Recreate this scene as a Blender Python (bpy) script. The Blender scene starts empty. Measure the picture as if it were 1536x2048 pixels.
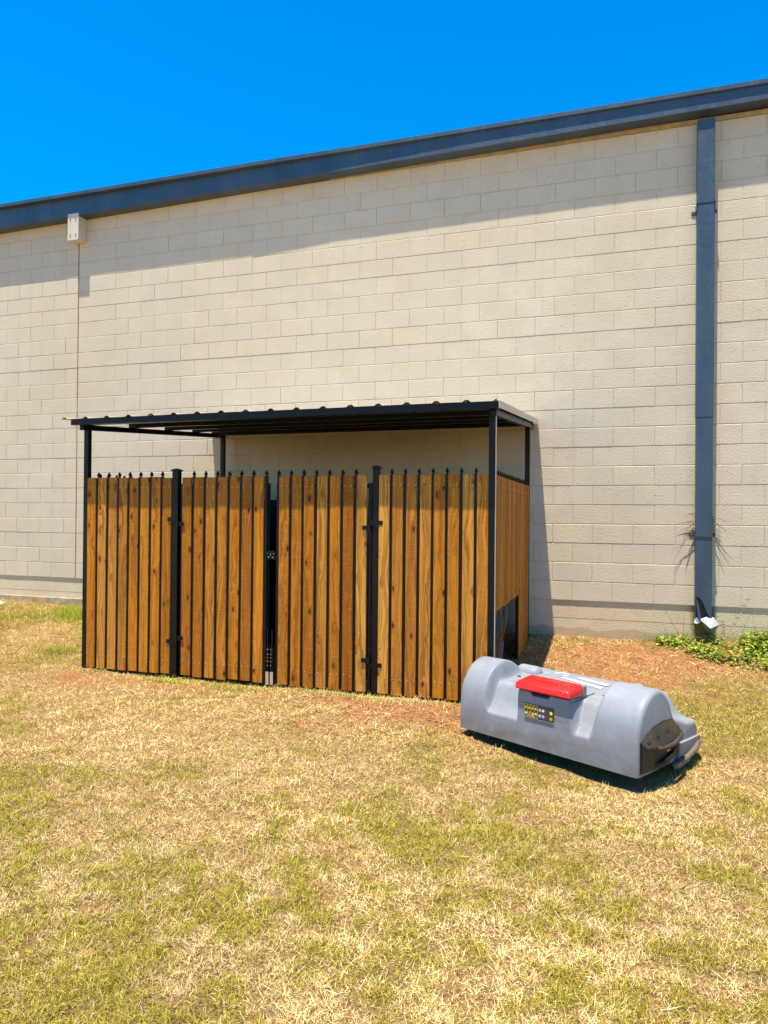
import bpy, math, random
import numpy as np
from mathutils import Vector, Matrix

random.seed(7)
rng = np.random.default_rng(11)
S = bpy.context.scene
COL = S.collection

# ---------------------------------------------------------------- camera
F_PX, CX, CY, CZ, YAW, PIT, ROL = 1426.74, 6.998, -7.831, 0.878, -0.32164, 0.005594, 0.0087815
fw = Vector((math.sin(YAW)*math.cos(PIT), math.cos(YAW)*math.cos(PIT), math.sin(PIT)))
rt = Vector((math.cos(YAW), -math.sin(YAW), 0)); up = rt.cross(fw)
rt2 = rt*math.cos(ROL) + up*math.sin(ROL); up2 = -rt*math.sin(ROL) + up*math.cos(ROL)
cam = bpy.data.cameras.new('camera'); co = bpy.data.objects.new('camera', cam); COL.objects.link(co)
M = Matrix((( rt2.x, up2.x, -fw.x, CX), (rt2.y, up2.y, -fw.y, CY), (rt2.z, up2.z, -fw.z, CZ), (0, 0, 0, 1)))
co.matrix_world = M
cam.sensor_fit = 'HORIZONTAL'; cam.sensor_width = 36; cam.lens = 36*F_PX/1536
cam.clip_start = 0.05; cam.clip_end = 2000
S.camera = co

# ---------------------------------------------------------------- sky, sun, exposure
sd = Vector((0.38, 1.0, -4.6)).normalized()          # the way the light travels
SUN_EL = math.asin(-sd.z); SUN_AZ = math.atan2(-sd.x, -sd.y)   # azimuth from +Y towards +X
w = bpy.data.worlds.new('World'); S.world = w; w.use_nodes = True
nt = w.node_tree; nt.nodes.clear()
sky = nt.nodes.new('ShaderNodeTexSky'); sky.sky_type = 'NISHITA'; sky.sun_disc = False
sky.sun_elevation = SUN_EL; sky.sun_rotation = SUN_AZ
sky.air_density = 1.0; sky.dust_density = 0.0; sky.ozone_density = 3.0
hs = nt.nodes.new('ShaderNodeHueSaturation'); hs.inputs['Saturation'].default_value = 1.6; hs.inputs['Value'].default_value = 1.0
bg = nt.nodes.new('ShaderNodeBackground'); bg.inputs['Strength'].default_value = 0.13
wo = nt.nodes.new('ShaderNodeOutputWorld')
nt.links.new(sky.outputs[0], hs.inputs['Color']); nt.links.new(hs.outputs[0], bg.inputs[0]); nt.links.new(bg.outputs[0], wo.inputs[0])
sun = bpy.data.lights.new('sun', 'SUN'); sun.energy = 5.0; sun.angle = math.radians(0.5); sun.color = (1.0, 0.92, 0.75)
so = bpy.data.objects.new('sun', sun); COL.objects.link(so); so.rotation_euler = sd.to_track_quat('-Z', 'Y').to_euler()
S.view_settings.view_transform = 'Standard'; S.view_settings.look = 'None'
S.view_settings.exposure = 1.04; S.view_settings.gamma = 1.0; S.view_settings.use_curve_mapping = False
S.render.engine = 'CYCLES'

# ---------------------------------------------------------------- helpers
class MB:
    def __init__(s): s.v = []; s.f = []
    def add(s, vs, fs):
        o = len(s.v); s.v += [tuple(v) for v in vs]; s.f += [tuple(i+o for i in f) for f in fs]; return s
    def box(s, a, b, ch=0.0):
        (x0, y0, z0), (x1, y1, z1) = a, b
        if not ch:
            return s.add([(x0,y0,z0),(x1,y0,z0),(x1,y1,z0),(x0,y1,z0),(x0,y0,z1),(x1,y0,z1),(x1,y1,z1),(x0,y1,z1)],
                  [(0,3,2,1),(4,5,6,7),(0,1,5,4),(1,2,6,5),(2,3,7,6),(3,0,4,7)])
        vs = []; idx = {}
        for i, X in enumerate((x0, x1)):
            for j, Y in enumerate((y0, y1)):
                for k, Z in enumerate((z0, z1)):
                    dx = ch*(1-2*i); dy = ch*(1-2*j); dz = ch*(1-2*k)
                    for a_, p in enumerate(((X, Y+dy, Z+dz), (X+dx, Y, Z+dz), (X+dx, Y+dy, Z))):
                        idx[i,j,k,a_] = len(vs); vs.append(p)
        fs = []
        for q in (0, 1):
            fs.append([idx[q,0,0,0], idx[q,1,0,0], idx[q,1,1,0], idx[q,0,1,0]])
            fs.append([idx[0,q,0,1], idx[1,q,0,1], idx[1,q,1,1], idx[0,q,1,1]])
            fs.append([idx[0,0,q,2], idx[1,0,q,2], idx[1,1,q,2], idx[0,1,q,2]])
        for j in (0, 1):
            for k in (0, 1):
                fs.append([idx[0,j,k,1], idx[1,j,k,1], idx[1,j,k,2], idx[0,j,k,2]])
                fs.append([idx[j,0,k,0], idx[j,1,k,0], idx[j,1,k,2], idx[j,0,k,2]])
                fs.append([idx[j,k,0,0], idx[j,k,1,0], idx[j,k,1,1], idx[j,k,0,1]])
                for i in (0, 1): pass
        for i in (0, 1):
            for j in (0, 1):
                for k in (0, 1): fs.append([idx[i,j,k,0], idx[i,j,k,1], idx[i,j,k,2]])
        return s.add(vs, fs)
    def obox(s, c, ex, ey, ez, hx, hy, hz):
        c, ex, ey, ez = Vector(c), Vector(ex), Vector(ey), Vector(ez)
        vs = [c+ex*hx*i+ey*hy*j+ez*hz*k for i, j, k in ((-1,-1,-1),(1,-1,-1),(1,1,-1),(-1,1,-1),(-1,-1,1),(1,-1,1),(1,1,1),(-1,1,1))]
        return s.add(vs, [(0,3,2,1),(4,5,6,7),(0,1,5,4),(1,2,6,5),(2,3,7,6),(3,0,4,7)])
    def tube(s, pts, r, n=8, caps=True):
        pts = [Vector(p) for p in pts]; rs = r if hasattr(r, '__len__') else [r]*len(pts)
        d0 = (pts[1]-pts[0]).normalized(); a = d0.orthogonal().normalized()
        vs = []
        for i, p in enumerate(pts):
            d = ((pts[min(i+1, len(pts)-1)]-pts[max(i-1, 0)])).normalized()
            a = (a - d*a.dot(d)).normalized(); b = d.cross(a)
            for k in range(n):
                t = 2*math.pi*k/n; vs.append(p + (a*math.cos(t)+b*math.sin(t))*rs[i])
        fs = []
        for i in range(len(pts)-1):
            for k in range(n): fs.append((i*n+k, i*n+(k+1)%n, (i+1)*n+(k+1)%n, (i+1)*n+k))
        if caps: fs += [tuple(range(n))[::-1], tuple((len(pts)-1)*n+k for k in range(n))]
        return s.add(vs, fs)
    def prism(s, poly, fn, d0, d1):
        n = len(poly)
        vs = [fn(a, b, d0) for a, b in poly] + [fn(a, b, d1) for a, b in poly]
        return s.add(vs, [tuple(range(n)), tuple(range(2*n-1, n-1, -1))] + [(i, (i+1) % n, n+(i+1) % n, n+i) for i in range(n)])
    def mesh(s, name, mat, smooth=False, angle=None):
        m = bpy.data.meshes.new(name); m.from_pydata(s.v, [], s.f)
        import bmesh
        bm = bmesh.new(); bm.from_mesh(m); bmesh.ops.recalc_face_normals(bm, faces=bm.faces[:]); bm.to_mesh(m); bm.free()
        if smooth or angle:
            m.polygons.foreach_set('use_smooth', [True]*len(m.polygons))
            if angle: m.set_sharp_from_angle(angle=math.radians(angle))
        if mat: m.materials.append(mat)
        m.update(); return m
    def build(s, name, mat, parent=None, **k):
        return link(name, s.mesh(name, mat, **k), parent)
def link(name, data, parent=None, loc=None, rot=None):
    o = bpy.data.objects.new(name, data); COL.objects.link(o)
    if parent: o.parent = parent
    if loc is not None: o.location = loc
    if rot is not None: o.rotation_euler = rot
    return o
def tag(o, label=None, cat=None, group=None, kind=None):
    for k, v in (('label', label), ('category', cat), ('group', group), ('kind', kind)):
        if v: o[k] = v
    return o
def thing(name, loc, label, cat, group=None):
    return tag(link(name, None, None, loc), label, cat, group)
def rel(mb, loc):      # shift a mesh builder so that it is local to a thing standing at loc
    mb.v = [(x-loc[0], y-loc[1], z-loc[2]) for x, y, z in mb.v]; return mb

# value noise in numpy (for ground height, masks)
def vnoise(x, y, seed=0):
    xi = np.floor(x).astype(np.int64); yi = np.floor(y).astype(np.int64); fx = x-xi; fy = y-yi
    fx = fx*fx*(3-2*fx); fy = fy*fy*(3-2*fy)
    def h(a, b):
        n = (a*374761393 + b*668265263 + seed*974634777) & 0xffffffff
        n = ((n ^ (n >> 13))*1274126177) & 0xffffffff
        return ((n ^ (n >> 16)) & 0xffff)/65535.0
    return (h(xi, yi)*(1-fx)+h(xi+1, yi)*fx)*(1-fy) + (h(xi, yi+1)*(1-fx)+h(xi+1, yi+1)*fx)*fy
def fbm(x, y, seed=0, oct=4):
    s = 0; a = .5; t = 0
    for i in range(oct):
        s = s + a*vnoise(x*2**i, y*2**i, seed+i*17); t += a; a *= .5
    return s/t

# ---------------------------------------------------------------- materials
class NT:
    def __init__(s, name, rough=0.6, metal=0.0, spec=0.5):
        s.m = bpy.data.materials.new(name); s.m.use_nodes = True; s.t = s.m.node_tree
        s.b = s.t.nodes['Principled BSDF']; s.b.inputs['Roughness'].default_value = rough; s.b.inputs['Metallic'].default_value = metal
        s.b.inputs['Specular IOR Level'].default_value = spec
    def n(s, typ, **k):
        nd = s.t.nodes.new('ShaderNode'+typ)
        for a, v in k.items():
            if a in nd.inputs: nd.inputs[a].default_value = v
            else: setattr(nd, a, v)
        return nd
    def l(s, a, b): s.t.links.new(a, b)
    def coord(s, kind='Object'): return s.n('TexCoord').outputs[kind]
    def pos(s): return s.n('NewGeometry').outputs['Position']
    def noise(s, vec, scale, detail=4, rough=.55, dist=0):
        nd = s.n('TexNoise'); nd.inputs['Scale'].default_value = scale; nd.inputs['Detail'].default_value = detail
        nd.inputs['Roughness'].default_value = rough; nd.inputs['Distortion'].default_value = dist
        if vec is not None: s.l(vec, nd.inputs['Vector'])
        return nd.outputs['Fac']
    def ramp(s, fac, stops):
        r = s.n('ValToRGB'); e = r.color_ramp.elements
        while len(e) < len(stops): e.new(0.5)
        for i, (p, c) in enumerate(stops):
            e[i].position = p; e[i].color = (c[0], c[1], c[2], 1) if hasattr(c, '__len__') else (c, c, c, 1)
        s.l(fac, r.inputs[0]); return r.outputs[0]
    def mix(s, fac, a, b, mode='MIX'):
        m = s.n('Mix'); m.data_type = 'RGBA'; m.blend_type = mode
        for v, k in ((fac, 0), (a, 6), (b, 7)):
            if hasattr(v, 'links'): s.l(v, m.inputs[k])
            elif hasattr(v, '__len__'): m.inputs[k].default_value = (v[0], v[1], v[2], 1)
            else: m.inputs[k].default_value = v
        return m.outputs[2]
    def math(s, op, a, b=0.0, c=None):
        m = s.n('Math', operation=op)
        for i, v in enumerate((a, b) if c is None else (a, b, c)):
            if hasattr(v, 'links'): s.l(v, m.inputs[i])
            else: m.inputs[i].default_value = v
        return m.outputs[0]
    def mapping(s, vec, scale=(1, 1, 1), rot=(0, 0, 0)):
        m = s.n('Mapping'); m.inputs['Scale'].default_value = scale; m.inputs['Rotation'].default_value = rot; s.l(vec, m.inputs['Vector']); return m.outputs[0]
    def color(s, c):
        if hasattr(c, 'links'): s.l(c, s.b.inputs['Base Color'])
        else: s.b.inputs['Base Color'].default_value = (c[0], c[1], c[2], 1)
    def bump(s, h, strength=.3, dist=.01):
        b = s.n('Bump'); b.inputs['Strength'].default_value = strength; b.inputs['Distance'].default_value = dist
        s.l(h, b.inputs['Height']); s.l(b.outputs[0], s.b.inputs['Normal'])

def mat_masonry(name, base, stain=0.35, pit=1.0):
    t = NT(name, .82, spec=.25); P = t.pos()
    big = t.noise(P, .55, 5, .6); mid = t.noise(P, 3.0, 5, .6); fine = t.noise(P, 55, 4, .65)
    r = t.n('ObjectInfo').outputs['Random']
    c = t.mix(t.ramp(big, [(.38, 0), (.62, 1)]), tuple(x*k for x, k in zip(base, (.97, .95, .90))), tuple(x*k for x, k in zip(base, (1.04, 1.04, 1.05))))
    c = t.mix(t.math('MULTIPLY', t.ramp(mid, [(.42, 1), (.58, 0)]), stain), c, tuple(x*k for x, k in zip(base, (.84, .82, .78))))
    c = t.mix(t.math('MULTIPLY', r, .34), c, tuple(x*k for x, k in zip(base, (.90, .90, .93))))
    # drips and grime runs
    drip = t.noise(t.mapping(P, (7, 7, .45)), 1.0, 5, .6)
    c = t.mix(t.math('MULTIPLY', t.ramp(drip, [(.60, 0), (.74, 1)]), .22), c, tuple(x*.62 for x in base))
    v = t.n('TexVoronoi'); v.inputs['Scale'].default_value = 46; t.l(P, v.inputs['Vector'])
    pits = t.math('MULTIPLY', t.ramp(v.outputs['Distance'], [(.0, 1), (.16, 1), (.26, 0)]), t.ramp(t.noise(P, 21, 3), [(.54, 0), (.62, 1)]))
    c = t.mix(t.math('MULTIPLY', pits, .55*pit), c, tuple(x*.35 for x in base))
    v2 = t.n('TexVoronoi'); v2.inputs['Scale'].default_value = 7.0; t.l(t.mapping(P, (1, 1, 1.8)), v2.inputs['Vector'])
    s2 = t.n('SeparateColor'); t.l(v2.outputs['Color'], s2.inputs[0])
    chip = t.math('MULTIPLY', t.ramp(t.math('ADD', v2.outputs['Distance'], t.math('MULTIPLY', fine, .06)), [(.05, 1), (.095, 0)]), t.ramp(s2.outputs[0], [(.90, 0), (.93, 1)]))
    c = t.mix(t.math('MULTIPLY', chip, .75), c, tuple(x*.28 for x in base))
    if name == 'painted_foundation':      # mostly the torn downspout's shadow painted dark, with a mossy tint
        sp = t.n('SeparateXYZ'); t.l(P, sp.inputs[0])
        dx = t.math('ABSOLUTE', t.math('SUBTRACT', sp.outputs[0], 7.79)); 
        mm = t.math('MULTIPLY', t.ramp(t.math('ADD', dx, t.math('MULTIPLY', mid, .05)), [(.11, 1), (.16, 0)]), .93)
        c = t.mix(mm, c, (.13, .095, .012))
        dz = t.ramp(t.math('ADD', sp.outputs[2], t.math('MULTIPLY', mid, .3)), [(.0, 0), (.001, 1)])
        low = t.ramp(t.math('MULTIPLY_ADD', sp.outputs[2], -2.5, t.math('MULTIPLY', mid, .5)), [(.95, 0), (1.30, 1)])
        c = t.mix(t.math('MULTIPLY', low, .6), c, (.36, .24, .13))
    t.color(c)
    h = t.math('SUBTRACT', t.math('MULTIPLY', fine, 1.0), t.math('MULTIPLY', pits, 1.2))
    h = t.math('ADD', h, t.math('MULTIPLY', t.noise(P, 150, 2), .35))
    t.bump(h, .5, .008)
    return t.m
WALLC = (.590, .510, .378)
M_block = mat_masonry('painted_block', WALLC)
M_joint = mat_masonry('painted_mortar', tuple(x*.93 for x in WALLC))
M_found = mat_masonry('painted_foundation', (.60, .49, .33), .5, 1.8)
def simple(name, c, rough=.5, metal=0, spec=.5, var=.15, scale=8, bump=0, bscale=60):
    t = NT(name, rough, metal, spec); P = t.coord()
    n_ = t.noise(P, scale, 5, .6)
    t.color(t.mix(t.ramp(n_, [(.3, 0), (.7, 1)]), tuple(x*(1-var) for x in c), tuple(min(1, x*(1+var)) for x in c)))
    if bump: t.bump(t.noise(P, bscale, 3), bump, .003)
    return t.m
M_rust = simple('rusty_sealant', (.30, .16, .07), .9, var=.4, scale=30)
M_conc = simple('footing_concrete', (.36, .27, .16), .9, var=.35, scale=9, bump=.5)
def mat_metal_paint():
    t = NT('blue_grey_paint', .38, 0.0, .5); P = t.pos()
    n_ = t.noise(t.mapping(P, (1, 1, .25)), 3.5, 6, .6)
    c = t.mix(t.ramp(n_, [(.35, 0), (.65, 1)]), (.024, .050, .082), (.044, .074, .110))
    dust = t.noise(P, 26, 4, .65)
    c = t.mix(t.math('MULTIPLY', t.ramp(dust, [(.52, 0), (.75, 1)]), .22), c, (.14, .13, .12))
    t.color(c); t.l(t.ramp(dust, [(.3, .32), (.8, .55)]), t.b.inputs['Roughness']); t.bump(t.noise(P, 5, 3), .22, .012)
    return t.m
M_gut = mat_metal_paint()
M_trim = simple('weathered_trim', (.36, .27, .14), .8, var=.25)
M_beige = simple('beige_box_paint', (.56, .50, .40), .6, var=.08, scale=4)
M_stain = simple('rust_stain', (.10, .055, .03), .9)
M_roofbody = simple('roof_membrane', (.35, .34, .32), .8)
def mat_black():
    t = NT('black_gloss_paint', .33, 0, .22); P = t.pos()
    n_ = t.noise(P, 22, 4, .6)
    t.color(t.mix(t.ramp(n_, [(.5, 0), (.8, 1)]), (.004, .0035, .004), (.014, .011, .009)))
    t.l(t.ramp(n_, [(.3, .26), (.75, .5)]), t.b.inputs['Roughness']); return t.m
M_black = mat_black()
M_tan = simple('tan_metal_trim', (.66, .56, .46), .45, var=.08, scale=3)
M_under = simple('dark_sheet_metal', (.16, .13, .10), .5, var=.2)
def mat_sheet():
    t = NT('galvalume_roof_sheet', .42, .35, .5); P = t.pos()
    n_ = t.noise(t.mapping(P, (3, .8, 3)), 2, 5, .6)
    t.color(t.mix(n_, (.36, .31, .24), (.55, .49, .40))); return t.m
M_sheet = mat_sheet()
M_steel = simple('bright_zinc', (.62, .62, .60), .3, .9, var=.1)
def mat_wood():
    t = NT('stained_cedar', .7, 0, .12)
    oi = t.n('ObjectInfo').outputs['Random']
    comb = t.n('CombineXYZ'); t.l(t.math('MULTIPLY', oi, 37.0), comb.inputs[0]); t.l(t.math('MULTIPLY', oi, 91.0), comb.inputs[2]); t.l(t.math('MULTIPLY', oi, 53.0), comb.inputs[1])
    va = t.n('VectorMath', operation='ADD'); t.l(t.coord(), va.inputs[0]); t.l(comb.outputs[0], va.inputs[1]); V = va.outputs[0]
    # knots: sparse voronoi cells, stretched
    kn = t.n('TexVoronoi'); kn.inputs['Scale'].default_value = 1.0; t.l(t.mapping(V, (13, 13, 5.6)), kn.inputs['Vector'])
    kd = kn.outputs['Distance']; kr = t.ramp(t.n('SeparateColor').outputs[0], [(0, 0), (1, 1)])
    sc = t.n('SeparateColor'); t.l(kn.outputs['Color'], sc.inputs[0]); sel = t.ramp(sc.outputs[0], [(.36, 0), (.42, 1)])
    knot = t.math('MULTIPLY', t.ramp(kd, [(.0, 1), (.10, .95), (.19, 0)]), sel)
    halo = t.math('MULTIPLY', t.ramp(kd, [(.05, 1), (.45, 0)]), sel)
    warp = t.noise(t.mapping(V, (5, 5, 1.2)), 1.0, 3, .5)
    vm = t.n('VectorMath', operation='ADD'); t.l(V, vm.inputs[0])
    cx = t.n('CombineXYZ'); t.l(t.math('ADD', t.math('MULTIPLY', warp, .22), t.math('MULTIPLY', halo, .05)), cx.inputs[0]); t.l(cx.outputs[0], vm.inputs[1])
    g1 = t.noise(t.mapping(vm.outputs[0], (46, 46, .9)), 1.0, 4, .6)
    g2 = t.noise(t.mapping(vm.outputs[0], (190, 190, 3.5)), 1.0, 3, .6)
    rings = t.n('TexWave'); rings.wave_type = 'BANDS'; rings.bands_direction = 'X'
    rings.inputs['Scale'].default_value = 11; rings.inputs['Distortion'].default_value = 3.2; rings.inputs['Detail'].default_value = 3; rings.inputs['Detail Scale'].default_value = .8
    t.l(t.mapping(vm.outputs[0], (1, 1, .13)), rings.inputs['Vector'])
    tone = t.ramp(oi, [(0, (.29, .085, .004)), (.18, (.55, .215, .014)), (.36, (.40, .125, .005)), (.55, (.66, .315, .055)), (.70, (.31, .090, .004)), (.85, (.54, .190, .010)), (1, (.44, .17, .022))])
    c = t.mix(t.math('MULTIPLY', t.ramp(g1, [(.37, 1), (.58, 0)]), .75), tone, (.17, .050, .005))
    c = t.mix(t.math('MULTIPLY', t.ramp(rings.outputs['Fac'], [(.0, 1), (.35, 0)]), .30), c, (.20, .062, .010))
    c = t.mix(t.math('MULTIPLY', t.ramp(g2, [(.5, 0), (.72, 1)]), .28), c, (.74, .40, .06))
    cross = t.noise(t.mapping(V, (9, 9, 160)), 1.0, 2, .5)     # saw marks
    c = t.mix(t.math('MULTIPLY', t.ramp(cross, [(.55, 0), (.7, 1)]), .16), c, (.72, .42, .12))
    c = t.mix(t.math('MULTIPLY', halo, .40), c, (.16, .05, .012))
    c = t.mix(t.math('MULTIPLY', knot, .92), c, (.040, .012, .004))
    t.color(c)
    t.l(t.ramp(g1, [(.3, .5), (.7, .72)]), t.b.inputs['Roughness'])
    t.bump(t.math('ADD', t.math('MULTIPLY', g1, .6), t.math('ADD', t.math('MULTIPLY', g2, .4), t.math('MULTIPLY', cross, .15))), .35, .003)
    return t.m
M_wood = mat_wood()
def mat_hull():
    t = NT('grey_moulded_plastic', .5, 0, .4); P = t.coord()
    n_ = t.noise(P, 3, 6, .65)
    c = t.mix(t.ramp(n_, [(.3, 0), (.7, 1)]), (.178, .192, .222), (.228, .245, .280))
    sp = t.n('SeparateXYZ'); t.l(P, sp.inputs[0])
    low = t.ramp(sp.outputs[2], [(.0, 1), (.30, .0)])
    dirt = t.math('MULTIPLY', low, t.ramp(t.noise(t.mapping(P, (1, 1, 2)), 4.5, 7, .7), [(.36, 0), (.62, 1)]))
    c = t.mix(t.math('MULTIPLY', dirt, .85), c, (.155, .125, .098))
    scr = t.noise(t.mapping(P, (6, 6, 120), (0, .25, 0)), 1.0, 3, .6)
    c = t.mix(t.math('MULTIPLY', t.ramp(scr, [(.64, 0), (.72, 1)]), .22), c, (.50, .50, .50))
    dust = t.noise(P, 11, 6, .7)
    c = t.mix(t.math('MULTIPLY', t.ramp(dust, [(.5, 0), (.75, 1)]), .25), c, (.40, .35, .28))
    t.color(c); t.l(t.ramp(dust, [(.3, .42), (.75, .68)]), t.b.inputs['Roughness'])
    t.bump(t.math('ADD', t.noise(P, 260, 2), t.math('MULTIPLY', t.noise(P, 9, 3), 1.5)), .10, .003); return t.m
M_hull = mat_hull()
M_red = simple('red_plastic', (.72, .012, .010), .38, var=.10, scale=14, bump=.08, bscale=40)
M_olive = simple('dusty_black_rubber', (.011, .009, .005), .62, var=.45, scale=12, bump=.15)
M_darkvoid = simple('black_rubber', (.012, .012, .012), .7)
M_pipe = simple('dusty_bumper_pipe', (.11, .088, .058), .6, var=.35, scale=15, bump=.15)
M_white = simple('white_decal', (.80, .80, .80), .5, var=.04)
M_greyd = simple('grey_decal', (.20, .20, .22), .5, var=.05)
M_stick = simple('black_sticker', (.045, .034, .012), .45, var=.1)
M_stick2 = simple('purple_black_sticker', (.055, .035, .05), .45, var=.1)
M_yel = simple('yellow_print', (.85, .58, .06), .5, var=.03)
M_blue = simple('blue_print', (.02, .12, .42), .5, var=.03)
M_redp = simple('red_print', (.55, .05, .05), .5, var=.03)
M_ora = simple('orange_print', (.75, .30, .08), .5, var=.03)
M_pvc = simple('white_pvc', (.75, .74, .70), .4, var=.05)
M_hose = simple('grey_cable', (.24, .23, .24), .45)
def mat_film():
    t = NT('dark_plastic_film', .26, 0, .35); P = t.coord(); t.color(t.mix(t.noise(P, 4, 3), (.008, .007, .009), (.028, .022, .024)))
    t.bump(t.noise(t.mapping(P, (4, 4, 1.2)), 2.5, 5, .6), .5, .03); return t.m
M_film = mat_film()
M_drum = simple('blue_grey_drum', (.035, .05, .085), .5)
def mat_ground():
    t = NT('dry_ground', .95, 0, .15); P = t.pos()
    at = t.n('Attribute'); at.attribute_name = 'tone'
    n1 = t.noise(P, 48, 6, .75); n2 = t.noise(P, 170, 4, .7); n3 = t.noise(P, 5, 5, .65)
    c = t.mix(t.ramp(n1, [(.38, 0), (.64, 1)]), (.40, .34, .26), (1.65, 1.62, 1.5)); c = t.mix(1.0, at.outputs['Color'], c, 'MULTIPLY')
    c = t.mix(t.math('MULTIPLY', t.ramp(n2, [(.5, 0), (.66, 1)]), .55), c, (.70, .55, .30))
    c = t.mix(t.math('MULTIPLY', t.ramp(n3, [(.36, 1), (.56, 0)]), .35), c, (.20, .10, .045))
    t.color(c); t.bump(t.math('ADD', t.math('MULTIPLY', n1, 1.4), t.math('MULTIPLY', n2, .8)), .9, .02); return t.m
M_ground = mat_ground()
def mat_attr(name, rough=.6, trans=0.0):
    t = NT(name, rough, 0, .25); at = t.n('Attribute'); at.attribute_name = 'tone'; t.color(at.outputs['Color'])
    if trans:
        tr = t.n('BsdfTranslucent'); t.l(at.outputs['Color'], tr.inputs['Color']); ms = t.n('MixShader'); ms.inputs[0].default_value = trans
        t.l(t.b.outputs[0], ms.inputs[1]); t.l(tr.outputs[0], ms.inputs[2]); t.l(ms.outputs[0], t.t.nodes['Material Output'].inputs[0])
    return t.m
M_grass = mat_attr('grass_blades', .6, .22)
M_leaf = mat_attr('weed_leaves', .5, .25)
M_twig = simple('dry_twig', (.14, .085, .045), .85, var=.3)
M_twigg = simple('green_twig', (.30, .27, .10), .8, var=.3)
M_rock = simple('pale_rock', (.62, .50, .33), .9, var=.2, scale=12, bump=.5)

# ---------------------------------------------------------------- ground
GY = [-60, -30, -8, -3.6, -2.35, -.7, 0, 1]; GZ = [-1.2, -.95, -.735, -.645, -.580, -.462, -.385, -.385]
def gz(x, y):
    x = np.asarray(x, float); y = np.asarray(y, float)
    z = np.interp(y, GY, GZ)
    z = z + np.clip((.8-x)/2.0, 0, 1)*.045*np.exp(-((y)/.9)**2) + .05*np.exp(-((x-8.3)/.7)**2-((y)/.4)**2)
    z = z - .045*np.exp(-((x-6.75)/.75)**4-((y+3.05)/.62)**4)
    z = z + (fbm(x*2.2, y*2.2, 3)-.5)*.045*np.clip(-y/1.0, .25, 1) + (fbm(x*9, y*9, 5)-.5)*.016
    return z
def blob(x, y, cx, cy, rx, ry, a=0):
    c, s = math.cos(a), math.sin(a); u = ((x-cx)*c+(y-cy)*s)/rx; v = (-(x-cx)*s+(y-cy)*c)/ry
    return np.exp(-(u*u+v*v))
def dirt_mask(x, y):
    d = blob(x, y, 5.45, -2.78, .72, .30, .25)*1.25 + blob(x, y, 4.6, -2.50, .6, .10)*.7 + blob(x, y, 7.0, -.62, .95, .52)*1.5 + blob(x, y, 6.9, -1.4, .75, .38)*.95
    d = d + blob(x, y, 1.9, -2.6, 1.0, .34)*.70 + blob(x, y, 3.4, -2.66, 1.4, .16)*.60 + blob(x, y, 6.2, -2.3, .5, .9)*.9
    d = d + np.exp(-((y+.0)/.16)**2)*.8*(x < 1.5)
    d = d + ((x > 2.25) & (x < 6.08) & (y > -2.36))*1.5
    return d*(.55+.9*fbm(x*2.3+4, y*2.3, 25)) + (fbm(x*3.1, y*3.1, 21)-.5)*1.5 + (fbm(x*14, y*14, 23)-.5)*.9
def green_mask(x, y):
    g = fbm(x*1.3+3, y*1.3, 41, 3)*.36 + fbm(x*5, y*5, 44, 3)*.34 + fbm(x*15, y*15, 47, 2)*.30
    g = g + blob(x, y, 1.1, -.6, .75, .28)*.26 + blob(x, y, 7.9, -2.3, .9, .8)*.14 + blob(x, y, 5.7, -6.1, 2.4, .9)*.07 + blob(x, y, 4.2, -4.6, .9, .6)*.07 + blob(x, y, 7.6, -5.4, .7, .6)*.04
    g = g - blob(x, y, 4.1, -3.3, 1.6, .6)*.12
    return g
def arr(mesh, name, dom, cols):
    a = mesh.color_attributes.new(name, 'FLOAT_COLOR', dom)
    c = np.ones((len(cols), 4), np.float32); c[:, :3] = cols; a.data.foreach_set('color', c.ravel())
def axis(a, b, fine0, fine1, step):
    left = fine0 - np.geomspace(.1, fine0-a, 26)[::-1]; right = fine1 + np.geomspace(.1, b-fine1, 26)
    return np.concatenate([left, np.arange(fine0, fine1+1e-6, step), right])
gx = axis(-160, 170, -3, 11, .045); gyv = axis(-150, 200, -7.6, .2, .045)
XX, YY = np.meshgrid(gx, gyv); ZZ = gz(XX, YY)
nx, ny = len(gx), len(gyv)
vid = np.arange(nx*ny).reshape(ny, nx)
quads = np.stack([vid[:-1, :-1], vid[:-1, 1:], vid[1:, 1:], vid[1:, :-1]], -1).reshape(-1, 4)
gm = bpy.data.meshes.new('ground'); gm.vertices.add(nx*ny); gm.vertices.foreach_set('co', np.stack([XX, YY, ZZ], -1).ravel())
gm.loops.add(quads.size); gm.loops.foreach_set('vertex_index', quads.ravel()); gm.polygons.add(len(quads))
gm.polygons.foreach_set('loop_start', np.arange(0, quads.size, 4)); gm.polygons.foreach_set('use_smooth', np.ones(len(quads), bool)); gm.update(); gm.validate()
D = np.clip((dirt_mask(XX, YY)-.45)*2.2, 0, 1)[..., None]; Gm = np.clip((green_mask(XX, YY)-.52)*6, 0, 1)[..., None]
straw = np.array([.32, .20, .075]); dirtc = np.array([.34, .150, .050]); grn = np.array([.15, .115, .025])  # straw ground kept dark, painting in shade between the blades
Tn = straw*(1-Gm*.6)+grn*Gm*.6; Tn = Tn*(1-D)+dirtc*D
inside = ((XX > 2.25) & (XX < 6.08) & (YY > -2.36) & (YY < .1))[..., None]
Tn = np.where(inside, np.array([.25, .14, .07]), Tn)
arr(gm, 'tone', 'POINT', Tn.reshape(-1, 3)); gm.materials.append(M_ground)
tag(link('ground', gm), kind='structure')

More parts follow.
